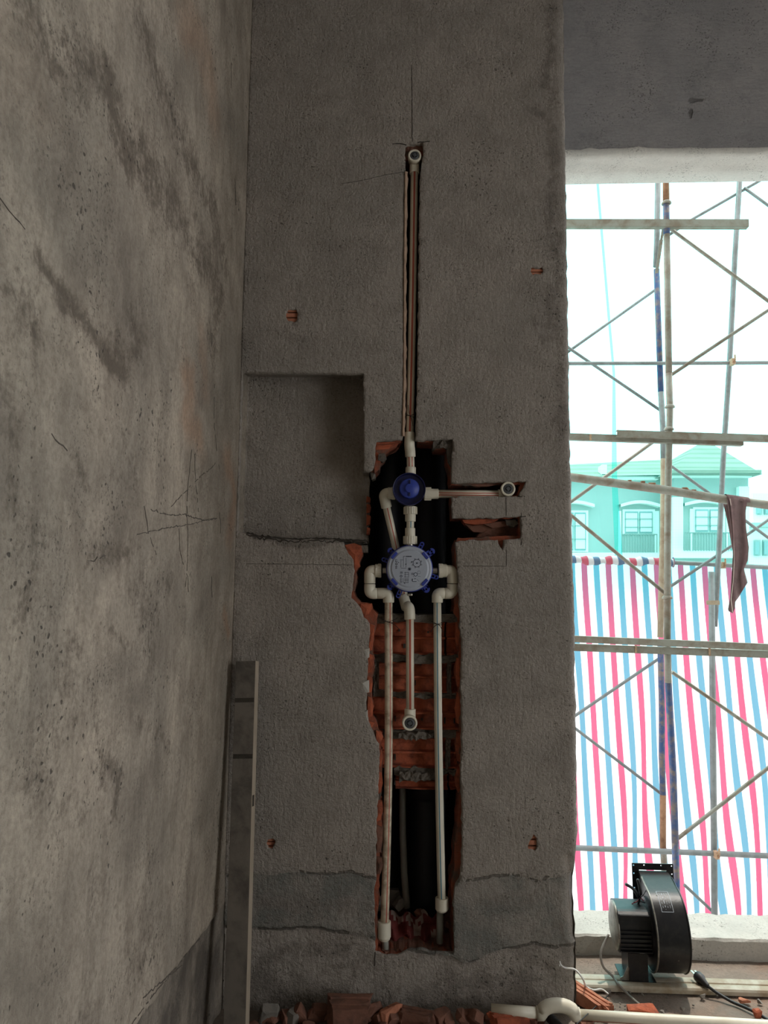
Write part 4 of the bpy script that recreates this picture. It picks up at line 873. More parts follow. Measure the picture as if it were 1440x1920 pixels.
# ================================================================== RUBBLE ON THE FLOOR
def brick_piece(size, ribs, seed, cut=.25):
    r = np.random.default_rng(seed); lx, ly, lz = size; mb = MB(); ns = 5; prof = []
    # ribbed outline across (y,z), swept along x with broken ends
    for i in range(ribs):
        y = -ly/2+ly*i/ribs; w = ly/ribs; prof += [(y+w*.08, lz/2), (y+w*.72, lz/2), (y+w*.78, lz/2-.0035), (y+w*.98, lz/2-.0035)]
    prof += [(ly/2, -lz/2), (0, -lz/2), (-ly/2, -lz/2)]
    n_ = len(prof); vs = []
    for k_ in range(ns):
        s_ = k_/(ns-1)
        for (y, z) in prof:
            x = -lx/2+lx*s_
            if k_ in (0, ns-1): x += r.normal(0, lx*.05)+cut*(y if k_ else -y)*(1 if r.random() > .3 else .4)
            vs.append((x, y+r.normal(0, .0007), z+r.normal(0, .0007)))
    mb.add(vs, [(a*n_+i, (a+1)*n_+i, (a+1)*n_+(i+1) % n_, a*n_+(i+1) % n_) for a in range(ns-1) for i in range(n_)]+[tuple(range(n_)), tuple(reversed([(ns-1)*n_+i for i in range(n_)]))]); return mb
G = 'brick rubble along the foot of the shower wall'  # most pieces take the darkened brick colour for the shade at the wall foot
FL = [  # px, py (foot on the floor), size, kind, rot z, tilt
 (655,1912,(.075,.05,.045),'r',.15,.15,'brick_dusty_shade','ribbed brick block, tallest in the rubble under the opening'),
 (735,1915,(.055,.022,.030),'h',.5,-.3,'brick_pale','orange brick shard catching light in the middle of the rubble'),
 (505,1920,(.045,.022,.032),'h',.3,.4,'stone_grey','grey mortar lump at the left end of the rubble, beside the straightedge'),
 (697,1916,(.05,.014,.034),'h',.9,.5,'brick_dusty_shade','thin upright brick sherd right of the ribbed block'),
 (598,1912,(.04,.03,.026),'h',.2,.1,'brick_dusty_shade','rounded brick lump left of the ribbed block'),
 (552,1920,(.034,.026,.024),'h',1.0,.2,'stone_grey','small grey lump between the mortar lump and the brick lump'),
 (640,1940,(.036,.02,.018),'h',.4,.2,'brick_dusty_shade','low brick chip in front of the ribbed block'),
 (780,1912,(.06,.03,.026),'r',-.2,.1,'brick_dusty_shade','flat ribbed brick piece right of the orange shard'),
 (828,1916,(.04,.028,.022),'h',.6,.0,'brick_dusty_shade','brown brick lump under the right side of the opening'),
 (873,1918,(.03,.022,.02),'h',.1,.2,'brick_dusty_shade','dark brick chip two pieces left of the orange corner piece'),
 (905,1906,(.03,.024,.016),'h',.9,.1,'stone_grey','grey chip behind the orange corner piece'),
 (955,1920,(.07,.03,.024),'r',.25,.1,'brick','orange brick corner piece left of the white floor pipe'),
 (1005,1908,(.034,.022,.024),'h',-.4,.2,'brick_dusty_shade','brown brick chip next to the end of the white floor pipe'),
 (1095,1932,(.04,.03,.02),'h',.3,.1,'brick_dusty_shade','brick chip under the white floor pipe'),
 (470,1935,(.03,.02,.016),'h',.7,.1,'brick_dusty_shade','brick chip right at the foot of the straightedge'),
 (580,1935,(.03,.02,.014),'h',.2,.3,'brick_dusty_shade','flat brick chip in front of the rounded brick lump'),
 (715,1938,(.03,.02,.016),'h',1.2,.1,'brick_dusty_shade','small brick chip in front of the orange shard'),
 (805,1940,(.034,.024,.016),'h',.4,.1,'brick_dusty_shade','small brick chip in front of the flat ribbed piece')]
for i, (px, py, sz, kd, rz, tl, mt, lb) in enumerate(FL):
    p = UZ(px, py, .0); y = min(p.y, -.012-max(sz)*.62)
    x = p.x
    mb = brick_piece((sz[0]*1.25, sz[1]*1.25, sz[2]*1.25), 3, 100+i) if kd == 'r' else hull_rock((sz[0]*.75, sz[1]*.75, sz[2]*.95), mt, 100+i)
    put(mb, (x, y, -.002), (tl, tl*.5, rz), 'brick_fragment' if 'stone' not in mt else 'mortar_lump', mt, lb, 'rubble', G)
for i in range(20):
    px = 495+26*i+rng.uniform(-8, 8); p = UZ(px, 1905+rng.uniform(-6, 10), 0); s_ = rng.uniform(.014, .026)
    put(hull_rock((s_*1.4, s_, s_*.8), '', 500+i, 1, 18), (p.x, min(p.y, -.045), -.003), (rng.random(), rng.random(), rng.random()*3), 'brick_fragment', 'brick_dusty_shade', 'dull brick chip lying between the larger pieces of the rubble at the wall foot', 'rubble', G)
# right hand floor
p = UZ(1112, 1897, .0); put(brick_piece((.115, .042, .03), 3, 301), (p.x, p.y+.02, 0), (0, 0, -1.05), 'brick_fragment', 'brick_pale', 'long ribbed pink brick piece between the shower wall and the fan cord', 'brick')
p = UZ(1204, 1912, .0); put(hull_rock((.05, .022, .022), '', 302), (p.x, p.y, 0), (.1, 0, -.05), 'brick_fragment', 'brick', 'rounded orange brick piece behind the white floor pipe', 'brick')
p = UZ(1396, 1881, .0); put(hull_rock((.019, .009, .008), '', 303), (p.x, p.y, 0), (0, 0, -.1), 'brick_fragment', 'brick_pale', 'small orange brick bit behind the plug cord on the right', 'brick')
p = UZ(1420, 1908, .0); put(hull_rock((.014, .011, .013), '', 304), (p.x, p.y, 0), (0, 0, .3), 'brick_fragment', 'brick', 'small red brick bit in front of the plug cord on the right', 'brick')
for i, (px, py, s_) in enumerate([(1142,1864,.010), (1318,1872,.011), (1280,1895,.008), (1242,1900,.007), (1172,1887,.004), (1163,1883,.004), (1185,1890,.004), (1425,1882,.010), (1180,1862,.006), (1205,1866,.005), (1250,1872,.004), (1345,1868,.005), (1300,1886,.004), (1222,1880,.003), (1152,1892,.004)]):
    p = UZ(px, py, .0); nm = ['dark pebble at the end of the white wire', 'dark pebble just below the fan plug', 'dark pebble right of the rounded orange brick piece', 'small pebble beside the rounded orange brick piece'][i] if i < 4 else ('grey clod between the two small brick bits on the right' if i == 7 else 'tiny grit crumb on the sunlit floor by the window')
    put(hull_rock((s_, s_*.8, s_*.7), '', 320+i, 1, 10), (p.x, p.y, 0), (0, 0, i), 'pebble', 'stone_grey', nm, 'pebble', 'pebbles on the floor by the window')

# white floor pipe with a bypass bow, over a ribbed dark hose
zc = .034
A_ = UZ(921, 1893, zc); B_ = UZ(1006, 1900, zc); C_ = UZ(1087, 1903, zc); E_ = UZ(1470, 1925, .018)
t = thing('floor_water_pipe', 'cream water pipe with a bow shaped bypass fitting lying at the foot of the wall', 'pipe', (A_.x, A_.y, 0))
pipe(t, [A_, B_+(C_-B_)*.05], .0135, at=(20,), fil=.01); 
dv = (C_-B_); P_ = [B_, B_+dv*.12]+[B_+dv*(.5-.38*math.cos(a))+Vector((0, 0, .021*math.sin(a))) for a in np.linspace(0.25, math.pi-.25, 9)]+[B_+dv*.88, C_]
m = MB(); m.sweep(P_, [.0165, .0165]+[.0165]*9+[.0165, .0165], 20); m.obj('bypass_bow', 'ppr', t)
pipe(t, [C_-dv*.05, C_+(E_-C_)*.5, E_], .0125, base='ppr', stripe='stripe_red', at=(20,), fil=.1)
h0 = UZ(1052, 1925, .012); m = MB(); pts = [h0+Vector((-.01*i*.2, -.02+.006*i, -.0)) for i in range(10)]; m.sweep(pts, [.0125 if i % 2 else .0105 for i in range(10)], 16); tag(m.obj('ribbed_hose', 'wire_black'), 'dark ribbed hose end passing under the bow of the white floor pipe', 'hose')

# ================================================================== SILL SIDE: PROFILE, FAN, CORDS
# pale plastic profile lying on the floor along the window
y1 = UZ(1250, 1857, .0); y2 = UZ(1250, 1832, .0)
t = thing('plastic_profile', 'long pale stained plastic profile with two ridges lying along the window sill', 'profile', (1.2, wy(1.2, .12), 0))
def prof_bar(name, yo, w, h, mat):
    mb = MB(); pts = []; nx = 40; pr_ = [(-w/2, 0), (-w/2, h*.6), (-w*.38, h*.9), (-w*.15, h), (w*.15, h), (w*.38, h*.9), (w/2, h*.6), (w/2, 0)]; vs = []
    for i in range(nx+1):
        x = XR+.012+1.75*i/nx
        for a, b in pr_: vs.append((x, wy(x, yo)+a+.02*(x-.9)*.3, b+.001))
    L = len(pr_); mb.add(vs, [(i*L+j, (i+1)*L+j, (i+1)*L+(j+1) % L, i*L+(j+1) % L) for i in range(nx) for j in range(L)]+[tuple(range(L)), tuple(reversed(range(nx*L, nx*L+L)))], 0, False); return mb.obj(name, mat, t)
yc = y1.y+KW*(y1.x-.5)-.018
prof_bar('front_ridge', yc+.016, .030, .016, 'pvc_profile'); prof_bar('rear_ridge', yc+.052, .030, .013, 'pvc_profile'); prof_bar('web', yc+.034, .012, .006, 'pvc_profile')

# blower fan, built in its own axes: x along the motor shaft (motor at -x), y away from the room, z up
fp = UZ(1222, 1831, .0)
fy_ = .21
fp = Vector((UZ(1230, 1815, 0).x, 0, 0)); fp = UZ(1250, 1841, .0)
t = thing('blower_fan', 'black centrifugal blower fan with finned motor standing at the window sill', 'fan', (fp.x, fp.y, .0145), None, (0, math.radians(-1.0), math.radians(-5))); t.scale = (.81, .81, .81)
R0, cz, cy, hw = .138, .1455, .02, .052
prof = []
for a in np.linspace(math.radians(95), math.radians(355), 40):      # scroll seen from +x: y,z
    g_ = (a-math.radians(95))/math.radians(260); rr = R0*(1.0-.10*g_) if g_ > .5 else R0*(1-.10*g_)
    prof.append((cy+rr*math.cos(a), cz+rr*math.sin(a)))
top = (cy+.075, cz+R0+.012); prof = [(cy+.10, .300), (cy+.05, .296)]+prof+[(cy+.10, cz+.03)]
n_ = len(prof)
m = MB(); vs = [(-hw, y, z) for y, z in prof]+[(hw, y, z) for y, z in prof]
m.add(vs, [(i, i+1, n_+i+1, n_+i) for i in range(n_-1)], 0, True); m.add(vs, [tuple(range(n_)), tuple(reversed(range(n_, 2*n_)))], 0); hs = m.obj('scroll_housing', 'fan_black', t, True)
for sx_ in (-1, 1):
    m = MB(); pts = [Vector((sx_*hw, y, z)) for y, z in prof[1:-1]]; m.sweep(pts, .0028, 8); m.obj('seam_rim', 'fan_metal' if sx_ < 0 else 'fan_black', hs, True)
fy0 = cy+.10; fw, fh = .146, .150; zc_ = .250   # flange frame of the outlet, facing away from the room
hb = []
def fl_hole(x, z): hb.append((x, z))
bm = None
xs_ = fw/2; zs0, zs1 = zc_-fh/2, zc_+fh/2
out_ = [(-xs_, zs0), (xs_, zs0), (xs_, zs1), (-xs_, zs1)]; inn = [(-hw*.93, zs0+.02), (hw*.93, zs0+.02), (hw*.93, zs1-.022), (-hw*.93, zs1-.022)]
circ = lambda cx_, cz_, r_: [(cx_+r_*math.cos(a), cz_+r_*math.sin(a)) for a in np.linspace(0, 2*math.pi, 13)[:-1]]
hl = [circ(sx_*(xs_-.006), z_, .0026) for sx_ in (-1, 1) for z_ in (zs1-.007, zs1-.035, zs1-.085)]+[circ(sx_*.030, zs1-.006, .0026) for sx_ in (-1, 1)]
V_, T_ = cdt_sheet(out_, [inn]+hl, .03); Bd = boundary(T_); nv = len(V_); m = MB()
m.add([(p[0], fy0-.002, p[1]) for p in V_]+[(p[0], fy0+.002, p[1]) for p in V_], [tuple(int(i) for i in q) for q in T_]+[tuple(int(i)+nv for i in q[::-1]) for q in T_]+[(int(a), int(b), int(b)+nv, int(a)+nv) for a, b in Bd]); m.obj('outlet_flange', 'fan_black', t, True)
# motor
mx0, mx1 = -hw-.112, -hw-.004; mcz, mcy = .158, .01
m = MB(); mprof = []
for i in range(48):
    a = 2*math.pi*i/48; c_, s__ = math.cos(a), math.sin(a); rr = .070*(abs(c_)**5+abs(s__)**5)**(-1/5)
    mprof.append((mcy+rr*c_, mcz+rr*s__))
vs = [(mx0, y, z) for y, z in mprof]+[(mx1, y, z) for y, z in mprof]; m.add(vs, [(i, (i+1) % 48, 48+(i+1) % 48, 48+i) for i in range(48)]+[tuple(range(48)), tuple(reversed(range(48, 96)))], 0, False)
mo = m.obj('motor', 'fan_black', t, True)
for z_ in (.104, .116, .130, .144, .158, .170): 
    m = MB(); m.box(((mx0+mx1)/2, mcy-.070, z_), (mx1-mx0-.004, .013, .003), 0, None, .0006); m.obj('cooling_fin', 'fan_black', mo, True)
m = MB(); m.box(((mx0+mx1)/2, mcy-.066, .199), (mx1-mx0-.006, .006, .040), 0, (Vector((1, 0, 0)), Vector((0, .8, .6)), Vector((0, -.0, 1)).normalized()), .001); m.obj('terminal_cover', 'fan_black', mo, True)
m = MB(); m.lathe((mx0-.010, mcy, mcz), (1, 0, 0), [(0, -.002), (.050, -.001), (.062, .002), (.0765, .006), (.0765, .011), (.070, .0115)], 40, 0, True); m.obj('end_shield', 'fan_metal', mo, True)
m = MB(); m.lathe((-hw-.008, mcy, mcz), (1, 0, 0), [(.05, 0), (.092, 0), (.092, .008), (.05, .008)], 40, 0); m.obj('mounting_ring', 'fan_black', t, True)
m = MB(); bx0, bx1 = mx0+.030, mx1-.016
m.box(((bx0+bx1)/2, -.048, .047), (bx1-bx0, .003, .092), 0, None, .0006); m.box(((bx0+bx1)/2, .06, .047), (bx1-bx0, .003, .092), 0, None, .0006); m.box(((bx0+bx1)/2, .006, .0025), (bx1-bx0+.05, .115, .004), 0, None, .0006); m.box((bx0, .006, .047), (.003, .10, .09), 0, None, .0006)
m.obj('foot_bracket', 'fan_black', t, True)
m = MB(); m.prism([(0, 0), (.034, 0), (.034, .040), (.026, .046), (.010, .014), (0, .010)], (bx0-.030, -.045, .003), (1, 0, 0), (0, 0, 1), (0, .003, 0)); m.lathe((bx0-.022, -.0455, .011), (0, 1, 0), [(.0, 0), (.004, 0), (.004, .001)], 12, 0); m.obj('foot_tab', 'fan_metal', t, True)
# rating plate on the curved sheet (white lines on black, too small to read) and the orange sticker
def on_sheet(x, g_):    # point on the scroll sheet at arc parameter g_ (0 top .. 1)
    a = math.radians(95)+math.radians(260)*g_; rr = R0*(1-.10*g_)+.0006; return Vector((x, cy+rr*math.cos(a), cz+rr*math.sin(a)))
def ln_sheet(mb, x1, g1, x2, g2, w=.0008):
    p, q = on_sheet(x1, g1), on_sheet(x2, g2); nrm = (p+q)/2-Vector(((x1+x2)/2, cy, cz)); nrm.normalize(); mb.beam(p, q, w, .0004, 0, tuple(nrm))
m = MB(); xa, xb, ga, gb = -.026, .012, .03, .155
def curve_line(x1, g1, x2, g2, w, n_=4):
    for i in range(n_): ln_sheet(m, x1+(x2-x1)*i/n_, g1+(g2-g1)*i/n_, x1+(x2-x1)*(i+1)/n_, g1+(g2-g1)*(i+1)/n_, w)
for q in [(xa, ga, xb, ga), (xa, gb, xb, gb), (xa, ga, xa, gb), (xb, ga, xb, gb)]: curve_line(*q, .0011)
r = np.random.default_rng(12)
for i in range(4):
    x = xa+.007+i*.008; g0 = ga+.014
    while g0 < gb-.012:
        l_ = r.uniform(.008, .026); ln_sheet(m, x, g0, x, min(g0+l_, gb-.012), .0014 if i == 1 else .0007); g0 += l_+.010
pl_ = m.obj('rating_plate', 'label_white', hs, True)
m = MB(); p = on_sheet(.004, .60); nrm = Vector((0, p.y-cy, p.z-cz)).normalized(); e1 = (Vector((1, 0, 0))*.85+nrm.cross(Vector((1, 0, 0)))*-.5).normalized(); e2 = nrm.cross(e1); m.box(p, (.017, .009, .0006), 0, (e1, e2, nrm)); m.obj('price_sticker', 'sticker_orange', hs, True)
m = MB()
for q in (-.005, 0, .005): m.box(p+e1*q+nrm*.0005, (.003, .004, .0004), 0, (e1, e2, nrm))
m.obj('sticker_print', 'wire_red', hs, True)
for x_, g_ in [(.012, .40), (-.028, .06)]:
    m = MB(); p = on_sheet(x_, g_); m.lathe(p, (p-Vector((x_, cy, cz))), [(0, .001), (.0018, .0005), (.0022, 0)], 10, 0); m.obj('rivet', 'fan_metal', hs, True)
# loose motor leads on top
m = MB(); l0 = Vector((mx1-.028, mcy, mcz+.070))
m.sweep(catmull([l0, l0+Vector((.004, -.004, .02)), l0+Vector((-.012, -.004, .05)), l0+Vector((-.040, -.004, .068))], 6), [.0018]*7+[.0052]*11+[.0045], 10); m.obj('sleeved_lead', 'wire_black', t, True)
m = MB(); m.sweep(catmull([l0+Vector((.004, 0, 0)), l0+Vector((.010, -.004, .03)), l0+Vector((.008, -.004, .06)), l0+Vector((.002, -.004, .085))], 6), [.0018]*7+[.0052]*11+[.0035], 10); m.obj('sleeved_lead', 'wire_black', t, True)
m = MB(); m.sweep(catmull([l0+Vector((-.02, 0, .0)), l0+Vector((.0, -.003, .012)), l0+Vector((.006, -.003, .026)), l0+Vector((.02, -.003, .012))], 6), .0014, 8); m.obj('red_lead', 'wire_red', t, True)
m = MB(); m.sweep(catmull([l0+Vector((-.014, 0, .006)), l0+Vector((.01, -.003, .010)), l0+Vector((.036, 0, .002))], 6), .0016, 8); m.sweep(catmull([l0+Vector((.008, 0, .02)), l0+Vector((.02, -.002, .032)), l0+Vector((.034, .01, .045))], 6), .0014, 8); m.obj('black_lead', 'wire_black', t, True)
# cords
def cord(name, pts, r, mat, label, cat='cord', parent=None):
    m = MB(); m.sweep(catmull(pts, 8), r, 10); return tag(m.obj(name, mat), label, cat)
z0 = .004
ye = lambda px, py, y: U(px, py, y)
cord('fan_cord', [U(1141,1752,fp.y), U(1127,1785,fp.y-.02), U(1131,1812,.13), UZ(1149,1831,.020), UZ(1160,1846,.020), UZ(1175,1862,.006), UZ(1205,1888,.006), UZ(1245,1915,.006), UZ(1290,1945,.006)], .0032, 'wire_grey', 'grey fan cord running from the motor down over the plastic profile')
t = thing('power_plug', 'black two pin power plug with its cord trailing off to the lower right', 'plug', (UZ(1312, 1850, 0).x, UZ(1312, 1850, 0).y, 0))
pa, pb = UZ(1307, 1829, .030), UZ(1328, 1850, .024); m = MB(); d_ = pb-pa
m.sweep([pa, pa+d_*.04, pa+d_*.35, pa+d_*.5, pa+d_*.95, pb], [.012, .0135, .014, .010, .006, .0045], 12); m.obj('plug_body', 'wire_black', t)
for s_ in (-1, 1):
    m = MB(); m.beam(pa+Vector((s_*.005, 0, .002)), pa-d_.normalized()*.017+Vector((s_*.005, 0, .002)), .0055, .0015); m.obj('pin', 'brass', t)
m = MB(); m.sweep(catmull([pb-d_*.05, UZ(1345,1862,.014), UZ(1372,1878,.006), UZ(1400,1890,.006), UZ(1425,1903,.006), UZ(1460,1925,.006), UZ(1500,1950,.006)], 8), .0040, 10); m.obj('cord', 'wire_black', t)
cord('bare_wire', [U(1049,1802,-.012), U(1052,1810,-.016), U(1060,1815,-.018), U(1078,1818,-.02), U(1092,1834,-.02), UZ(1099,1849,.022), UZ(1112,1856,.018), UZ(1128,1855,.012), UZ(1141,1864,.006)], .0022, 'wire_white', 'thin white wire coming out of the shower wall and curling on the floor', 'wire')
a = UZ(1141, 1866, .004); cord('tying_rod', [a, a+(UZ(1090, 1912, .052)-a)*.5, UZ(1090, 1912, .052), UZ(1075,1926,.052)], .0012, 'wire_black', 'thin black rod lying across the white floor pipe', 'wire')
m = MB(); p = U(1048.5, 1810, -.003); m.lathe(p, (0, -1, 0), [(0, .004), (.002, .003), (.0028, 0)], 12, 0, True); tag(m.obj('wall_nail', 'wire_white'), 'white nail head in the wall beside the white wire', 'nail')
# ================================================================== OUTSIDE: SCAFFOLD
DF, DB = 2.60, 4.00
def q3(px, py, d): return UW(px, py, d)
def tube_thing(name, label, pts, d, r, mat, group, mats2=None, caps=()):
    P = [q3(a, b, d) for a, b in pts]; lo = min(P, key=lambda p: p.z); t = thing(name, label, 'scaffold', tuple(lo), group)
    m = MB(); m.sweep(P, r, 14); m.obj('tube', mat, t)
    for (a, b, rr, mt) in caps:
        p = q3(a, b, d); i = min(range(len(P)), key=lambda i_: (P[i_]-p).length); ax_ = (P[min(i+1, len(P)-1)]-P[max(i-1, 0)]).normalized()
        m = MB(); m.lathe(p-ax_*.012, ax_, [(r, 0), (rr, .002), (rr, .022), (r, .024)], 18, 0); m.obj('joint_collar', mt, t)
    return t
GS = 'scaffold standards outside the window'
def multi(name, label, segs, d, r, group=GS, caps=()):
    # a standard whose paint changes along its height: one tube per length
    lo = q3(*segs[-1][0][-1], d); t = thing(name, label, 'scaffold', tuple(lo), group)
    for pts, mat in segs:
        m = MB(); m.sweep([q3(a, b, d) for a, b in pts], r, 14); m.obj('tube', mat, t)
    for (a, b) in caps:
        p = q3(a, b, d); m = MB(); m.lathe(p-Vector((0, 0, .012)), (0, 0, 1), [(r, 0), (r*1.5, .003), (r*1.5, .012), (r, .024)], 18, 0); m.obj('joint_collar', 'galv', t)
    return t
multi('scaffold_standard', 'front scaffold standard, the thicker one of the pair in the middle of the window', [([(1248,300),(1249,380)], 'rust'), ([(1249,380),(1250,440)], 'blue_paint'), ([(1250,440),(1252,560),(1254,700)], 'galv'), ([(1254,700),(1256,765),(1253,900),(1252,1000),(1251,1200)], 'galv'), ([(1251,1200),(1253,1280)], 'galv'), ([(1253,1280),(1262,1450),(1266,1580)], 'blue_paint'), ([(1266,1580),(1271,1760)], 'blue_paint')], DF, .0205, caps=[(1249.5,380),(1256,762),(1254,804),(1251,1120)])
multi('scaffold_standard', 'rear scaffold standard with blue paint, just left of the thick one in the middle', [([(1234,310),(1232,440),(1230,500)], 'galv_grey'), ([(1231,505),(1235,620),(1239,735)], 'blue_paint'), ([(1239,735),(1243,800),(1244,860)], 'galv_grey'), ([(1244,860),(1243,1000),(1240,1100),(1238,1195)], 'wood_tan'), ([(1238,1200),(1241,1330),(1241,1420),(1243,1490)], 'blue_paint'), ([(1243,1490),(1243,1590)], 'rust'), ([(1244,1590),(1250,1760)], 'galv')], DB, .0235)
multi('scaffold_standard', 'leaning grey scaffold tube on the right, reaching down to the tarp rail', [([(1388,320),(1378,480),(1368,680),(1356,860),(1347,1050),(1340,1175)], 'galv_grey')], DB+.05, .0215)
multi('scaffold_standard', 'lower grey scaffold post on the right, in front of the tarp', [([(1334,1072),(1336,1300),(1338,1500),(1340,1750)], 'galv_grey')], DB-.02, .0235)
multi('scaffold_standard', 'scaffold standard left of the window opening, hidden behind the shower wall', [([(905,250),(904,1000),(900,1760)], 'galv')], DF, .0205)
multi('scaffold_standard', 'scaffold standard beyond the right side of the window opening', [([(1632,250),(1632,1000),(1640,1760)], 'galv')], DF, .0205)
GB = 'scaffold cross braces outside the window'
BR = [([(1040,678),(1073,654),(1232,541)], DB, 'rear brace rising from the left edge of the window to the blue painted standard'), ([(1040,632),(1073,657),(1242,772)], DB, 'rear brace falling from the left edge of the window under the top rail'),
      ([(1257,429),(1440,564),(1480,594)], DF, 'front brace falling to the right from the end of the top channel rail'), ([(1257,704),(1440,582),(1480,555)], DF, 'front brace rising to the right above the long thin rail'),
      ([(1255,440),(1300,410),(1440,330),(1480,307)], DB, 'thin rear brace crossing behind the top channel rail'), ([(1395,352),(1440,385),(1480,414)], DB, 'short brace in the top right corner of the window'),
      ([(1040,962),(1073,939),(1249,811)], DF, 'front brace rising over the green netted house roof'), ([(1040,942),(1073,968),(1248,1113)], DF, 'front brace falling across the left house window to the tarp'),
      ([(1259,874),(1326,922),(1440,1008),(1480,1038)], DB, 'rear brace falling behind the hanging brown cloth'), ([(1258,1099),(1372,1023),(1440,975),(1480,947)], DB, 'rear brace rising behind the hanging brown cloth'),
      ([(1040,1368),(1084,1338),(1237,1234)], DB, 'brace rising over the tarp from the left edge to the double rail'), ([(1040,1337),(1084,1370),(1246,1493)], DB, 'brace falling over the left part of the tarp'),
      ([(1260,1260),(1440,1385),(1480,1413)], DF, 'front brace falling over the right part of the tarp'), ([(1271,1572),(1440,1440),(1480,1410)], DF, 'front brace rising over the right part of the tarp'),
      ([(1283,1659),(1350,1722),(1380,1748)], DB, 'short brace end falling from the fan to the sill')]
for pts, d, lb in BR:
    # carry each brace on to the next standard beyond the frame
    if pts[0][0] == 1040: (xa, ya), (xb, yb) = pts[0], pts[-1]; pts = [(905, ya+(yb-ya)*(905-xa)/(xb-xa))]+pts
    if pts[-1][0] == 1480: (xa, ya), (xb, yb) = pts[0], pts[-1]; pts = pts[:-1]+[(1630, yb+(yb-ya)*(1630-xb)/(xb-xa))]
    d_ = d+(.05 if pts[-1][1] > pts[0][1] else .09); P = [q3(a, b, d_) for a, b in pts]; t = thing('scaffold_brace', lb, 'scaffold', tuple(min(P, key=lambda p: p.z)), GB)
    m = MB(); m.sweep(P, .0115 if d == DF else .0125, 10); m.obj('tube', 'galv' if d == DF else 'galv_grey', t)
GR = 'scaffold rails outside the window'
def channel(name, label, a, b, d, w, mat, seams=(), hole=False):
    A, B = q3(*a, d), q3(*b, d); t = thing(name, label, 'scaffold', tuple(A), GR); m = MB(); tt = (B-A).normalized()
    up = Vector((0, 0, 1)); up = (up-tt*up.dot(tt)).normalized(); bk = tt.cross(up)
    c = (A+B)/2; L = (B-A).length
    m.box(c, (L, .003, w), 0, (tt, bk, up)); 
    for s_ in (-1, 1): m.box(c+up*(s_*w/2)+bk*.02*(1 if bk.y > 0 else -1), (L, .04, .003), 0, (tt, bk, up))
    m.obj('channel', mat, t)
    for s_ in seams:
        p = q3(*s_, d); q = MB(); q.box(p-bk*.004*(1 if bk.y > 0 else -1), (.012, .006, w*1.12), 0, (tt, bk, up), .001); q.obj('clip', 'rust_clamp', t)
    return t
channel('scaffold_rail', 'top pale channel rail that ends right of the leaning tube', (860,417), (1404,418), DF-.035, .048, 'galv', [(1150,418),(1163,418),(1175,418),(1284,418)][:0])
channel('scaffold_rail', 'upper of the two overlapping channel rails over the house roof', (1157,812), (1680,829), DF-.075, .038, 'galv'); channel('scaffold_rail', 'lower of the two overlapping channel rails over the house roof', (860,811), (1394,829), DF-.035, .038, 'galv', [(1107,820)])
channel('scaffold_rail', 'upper of the close double rails across the tarp', (860,1189), (1680,1224), DF-.075, .036, 'galv'); channel('scaffold_rail', 'lower of the close double rails across the tarp', (860,1206), (1680,1236), DF-.035, .040, 'galv', [(1192,1217),(1330,1222)])
def rail(label, pts, d, r, mat, clamps=()):
    P = [q3(a, b, d) for a, b in pts]; t = thing('scaffold_rail', label, 'scaffold', tuple(P[0]), GR); m = MB(); m.sweep(P, r, 14); m.obj('tube', mat, t)
    for (a, b) in clamps:
        p = q3(a, b, d); q = MB(); q.box(p+Vector((0, -.03, 0)), (.030, .05, .055), 0, None, .004); q.box(p+Vector((.01, -.055, .03)), (.012, .012, .05), 0, None, .002); c_ = q.obj('clamp', 'rust_clamp', t)
        q = MB(); q.lathe(p+Vector((.004, -.056, -.004)), (0, -1, 0), [(.009, 0), (.009, .008), (0, .008)], 6, 0); q.obj('bolt', 'rust', c_)
    return t
rail('long thin grey rail crossing the sky between the braces', [(860,682),(1260,681),(1680,679)], DB-.05, .0155, 'galv_grey', [(1370,681)])
rail('tarp rail, grey tube that carries the top of the striped tarp', [(700,1044),(1250,1054),(1700,1077)], DB+.16, .019, 'galv_grey', [(1352,1060)])
rail('low grey rail across the bottom of the tarp', [(860,1581),(1260,1597),(1680,1615)], DB-.07, .0205, 'galv_grey', [(1340,1600)])
sr = rail('thick sloping rail across the window with the brown cloth hung on it', [(860,866),(1073,895),(1250,919),(1350,935),(1440,947),(1680,980)], DF-.10, .0265, 'galv')
for a, b, w in [(1222,908,.02), (1205,905,.012), (1285,917,.02), (1300,921,.014), (1180,903,.01)]:
    p = q3(a, b, DF-.10); mb = hull_rock((w*1.4, .012, .010), '', int(a)); mb.v = [tuple(Vector(v)+p+Vector((0, -.004, .003))) for v in mb.v]; mb.obj('mortar_crust', 'rust', sr)
# flattened strap between the two standards at the top
t = thing('strap_iron', 'flat bent strip joining the two middle standards near the top', 'strap', tuple(q3(1229, 508, DF)))
m = MB(); m.beam(q3(1247, 405, DF-.01), q3(1240, 450, DF+.1), .016, .004); m.beam(q3(1240, 450, DF+.1), q3(1231, 512, DF+.3), .022, .004); m.obj('strip', 'galv', t)
m = MB(); m.box(q3(1337, 1130, DB-.08), (.105, .004, .034), 0, None, .001); o = m.obj('clamp_plate', 'wood_tan'); tag(o, 'small tan plate tied to the right posts in front of the tarp', 'plate')
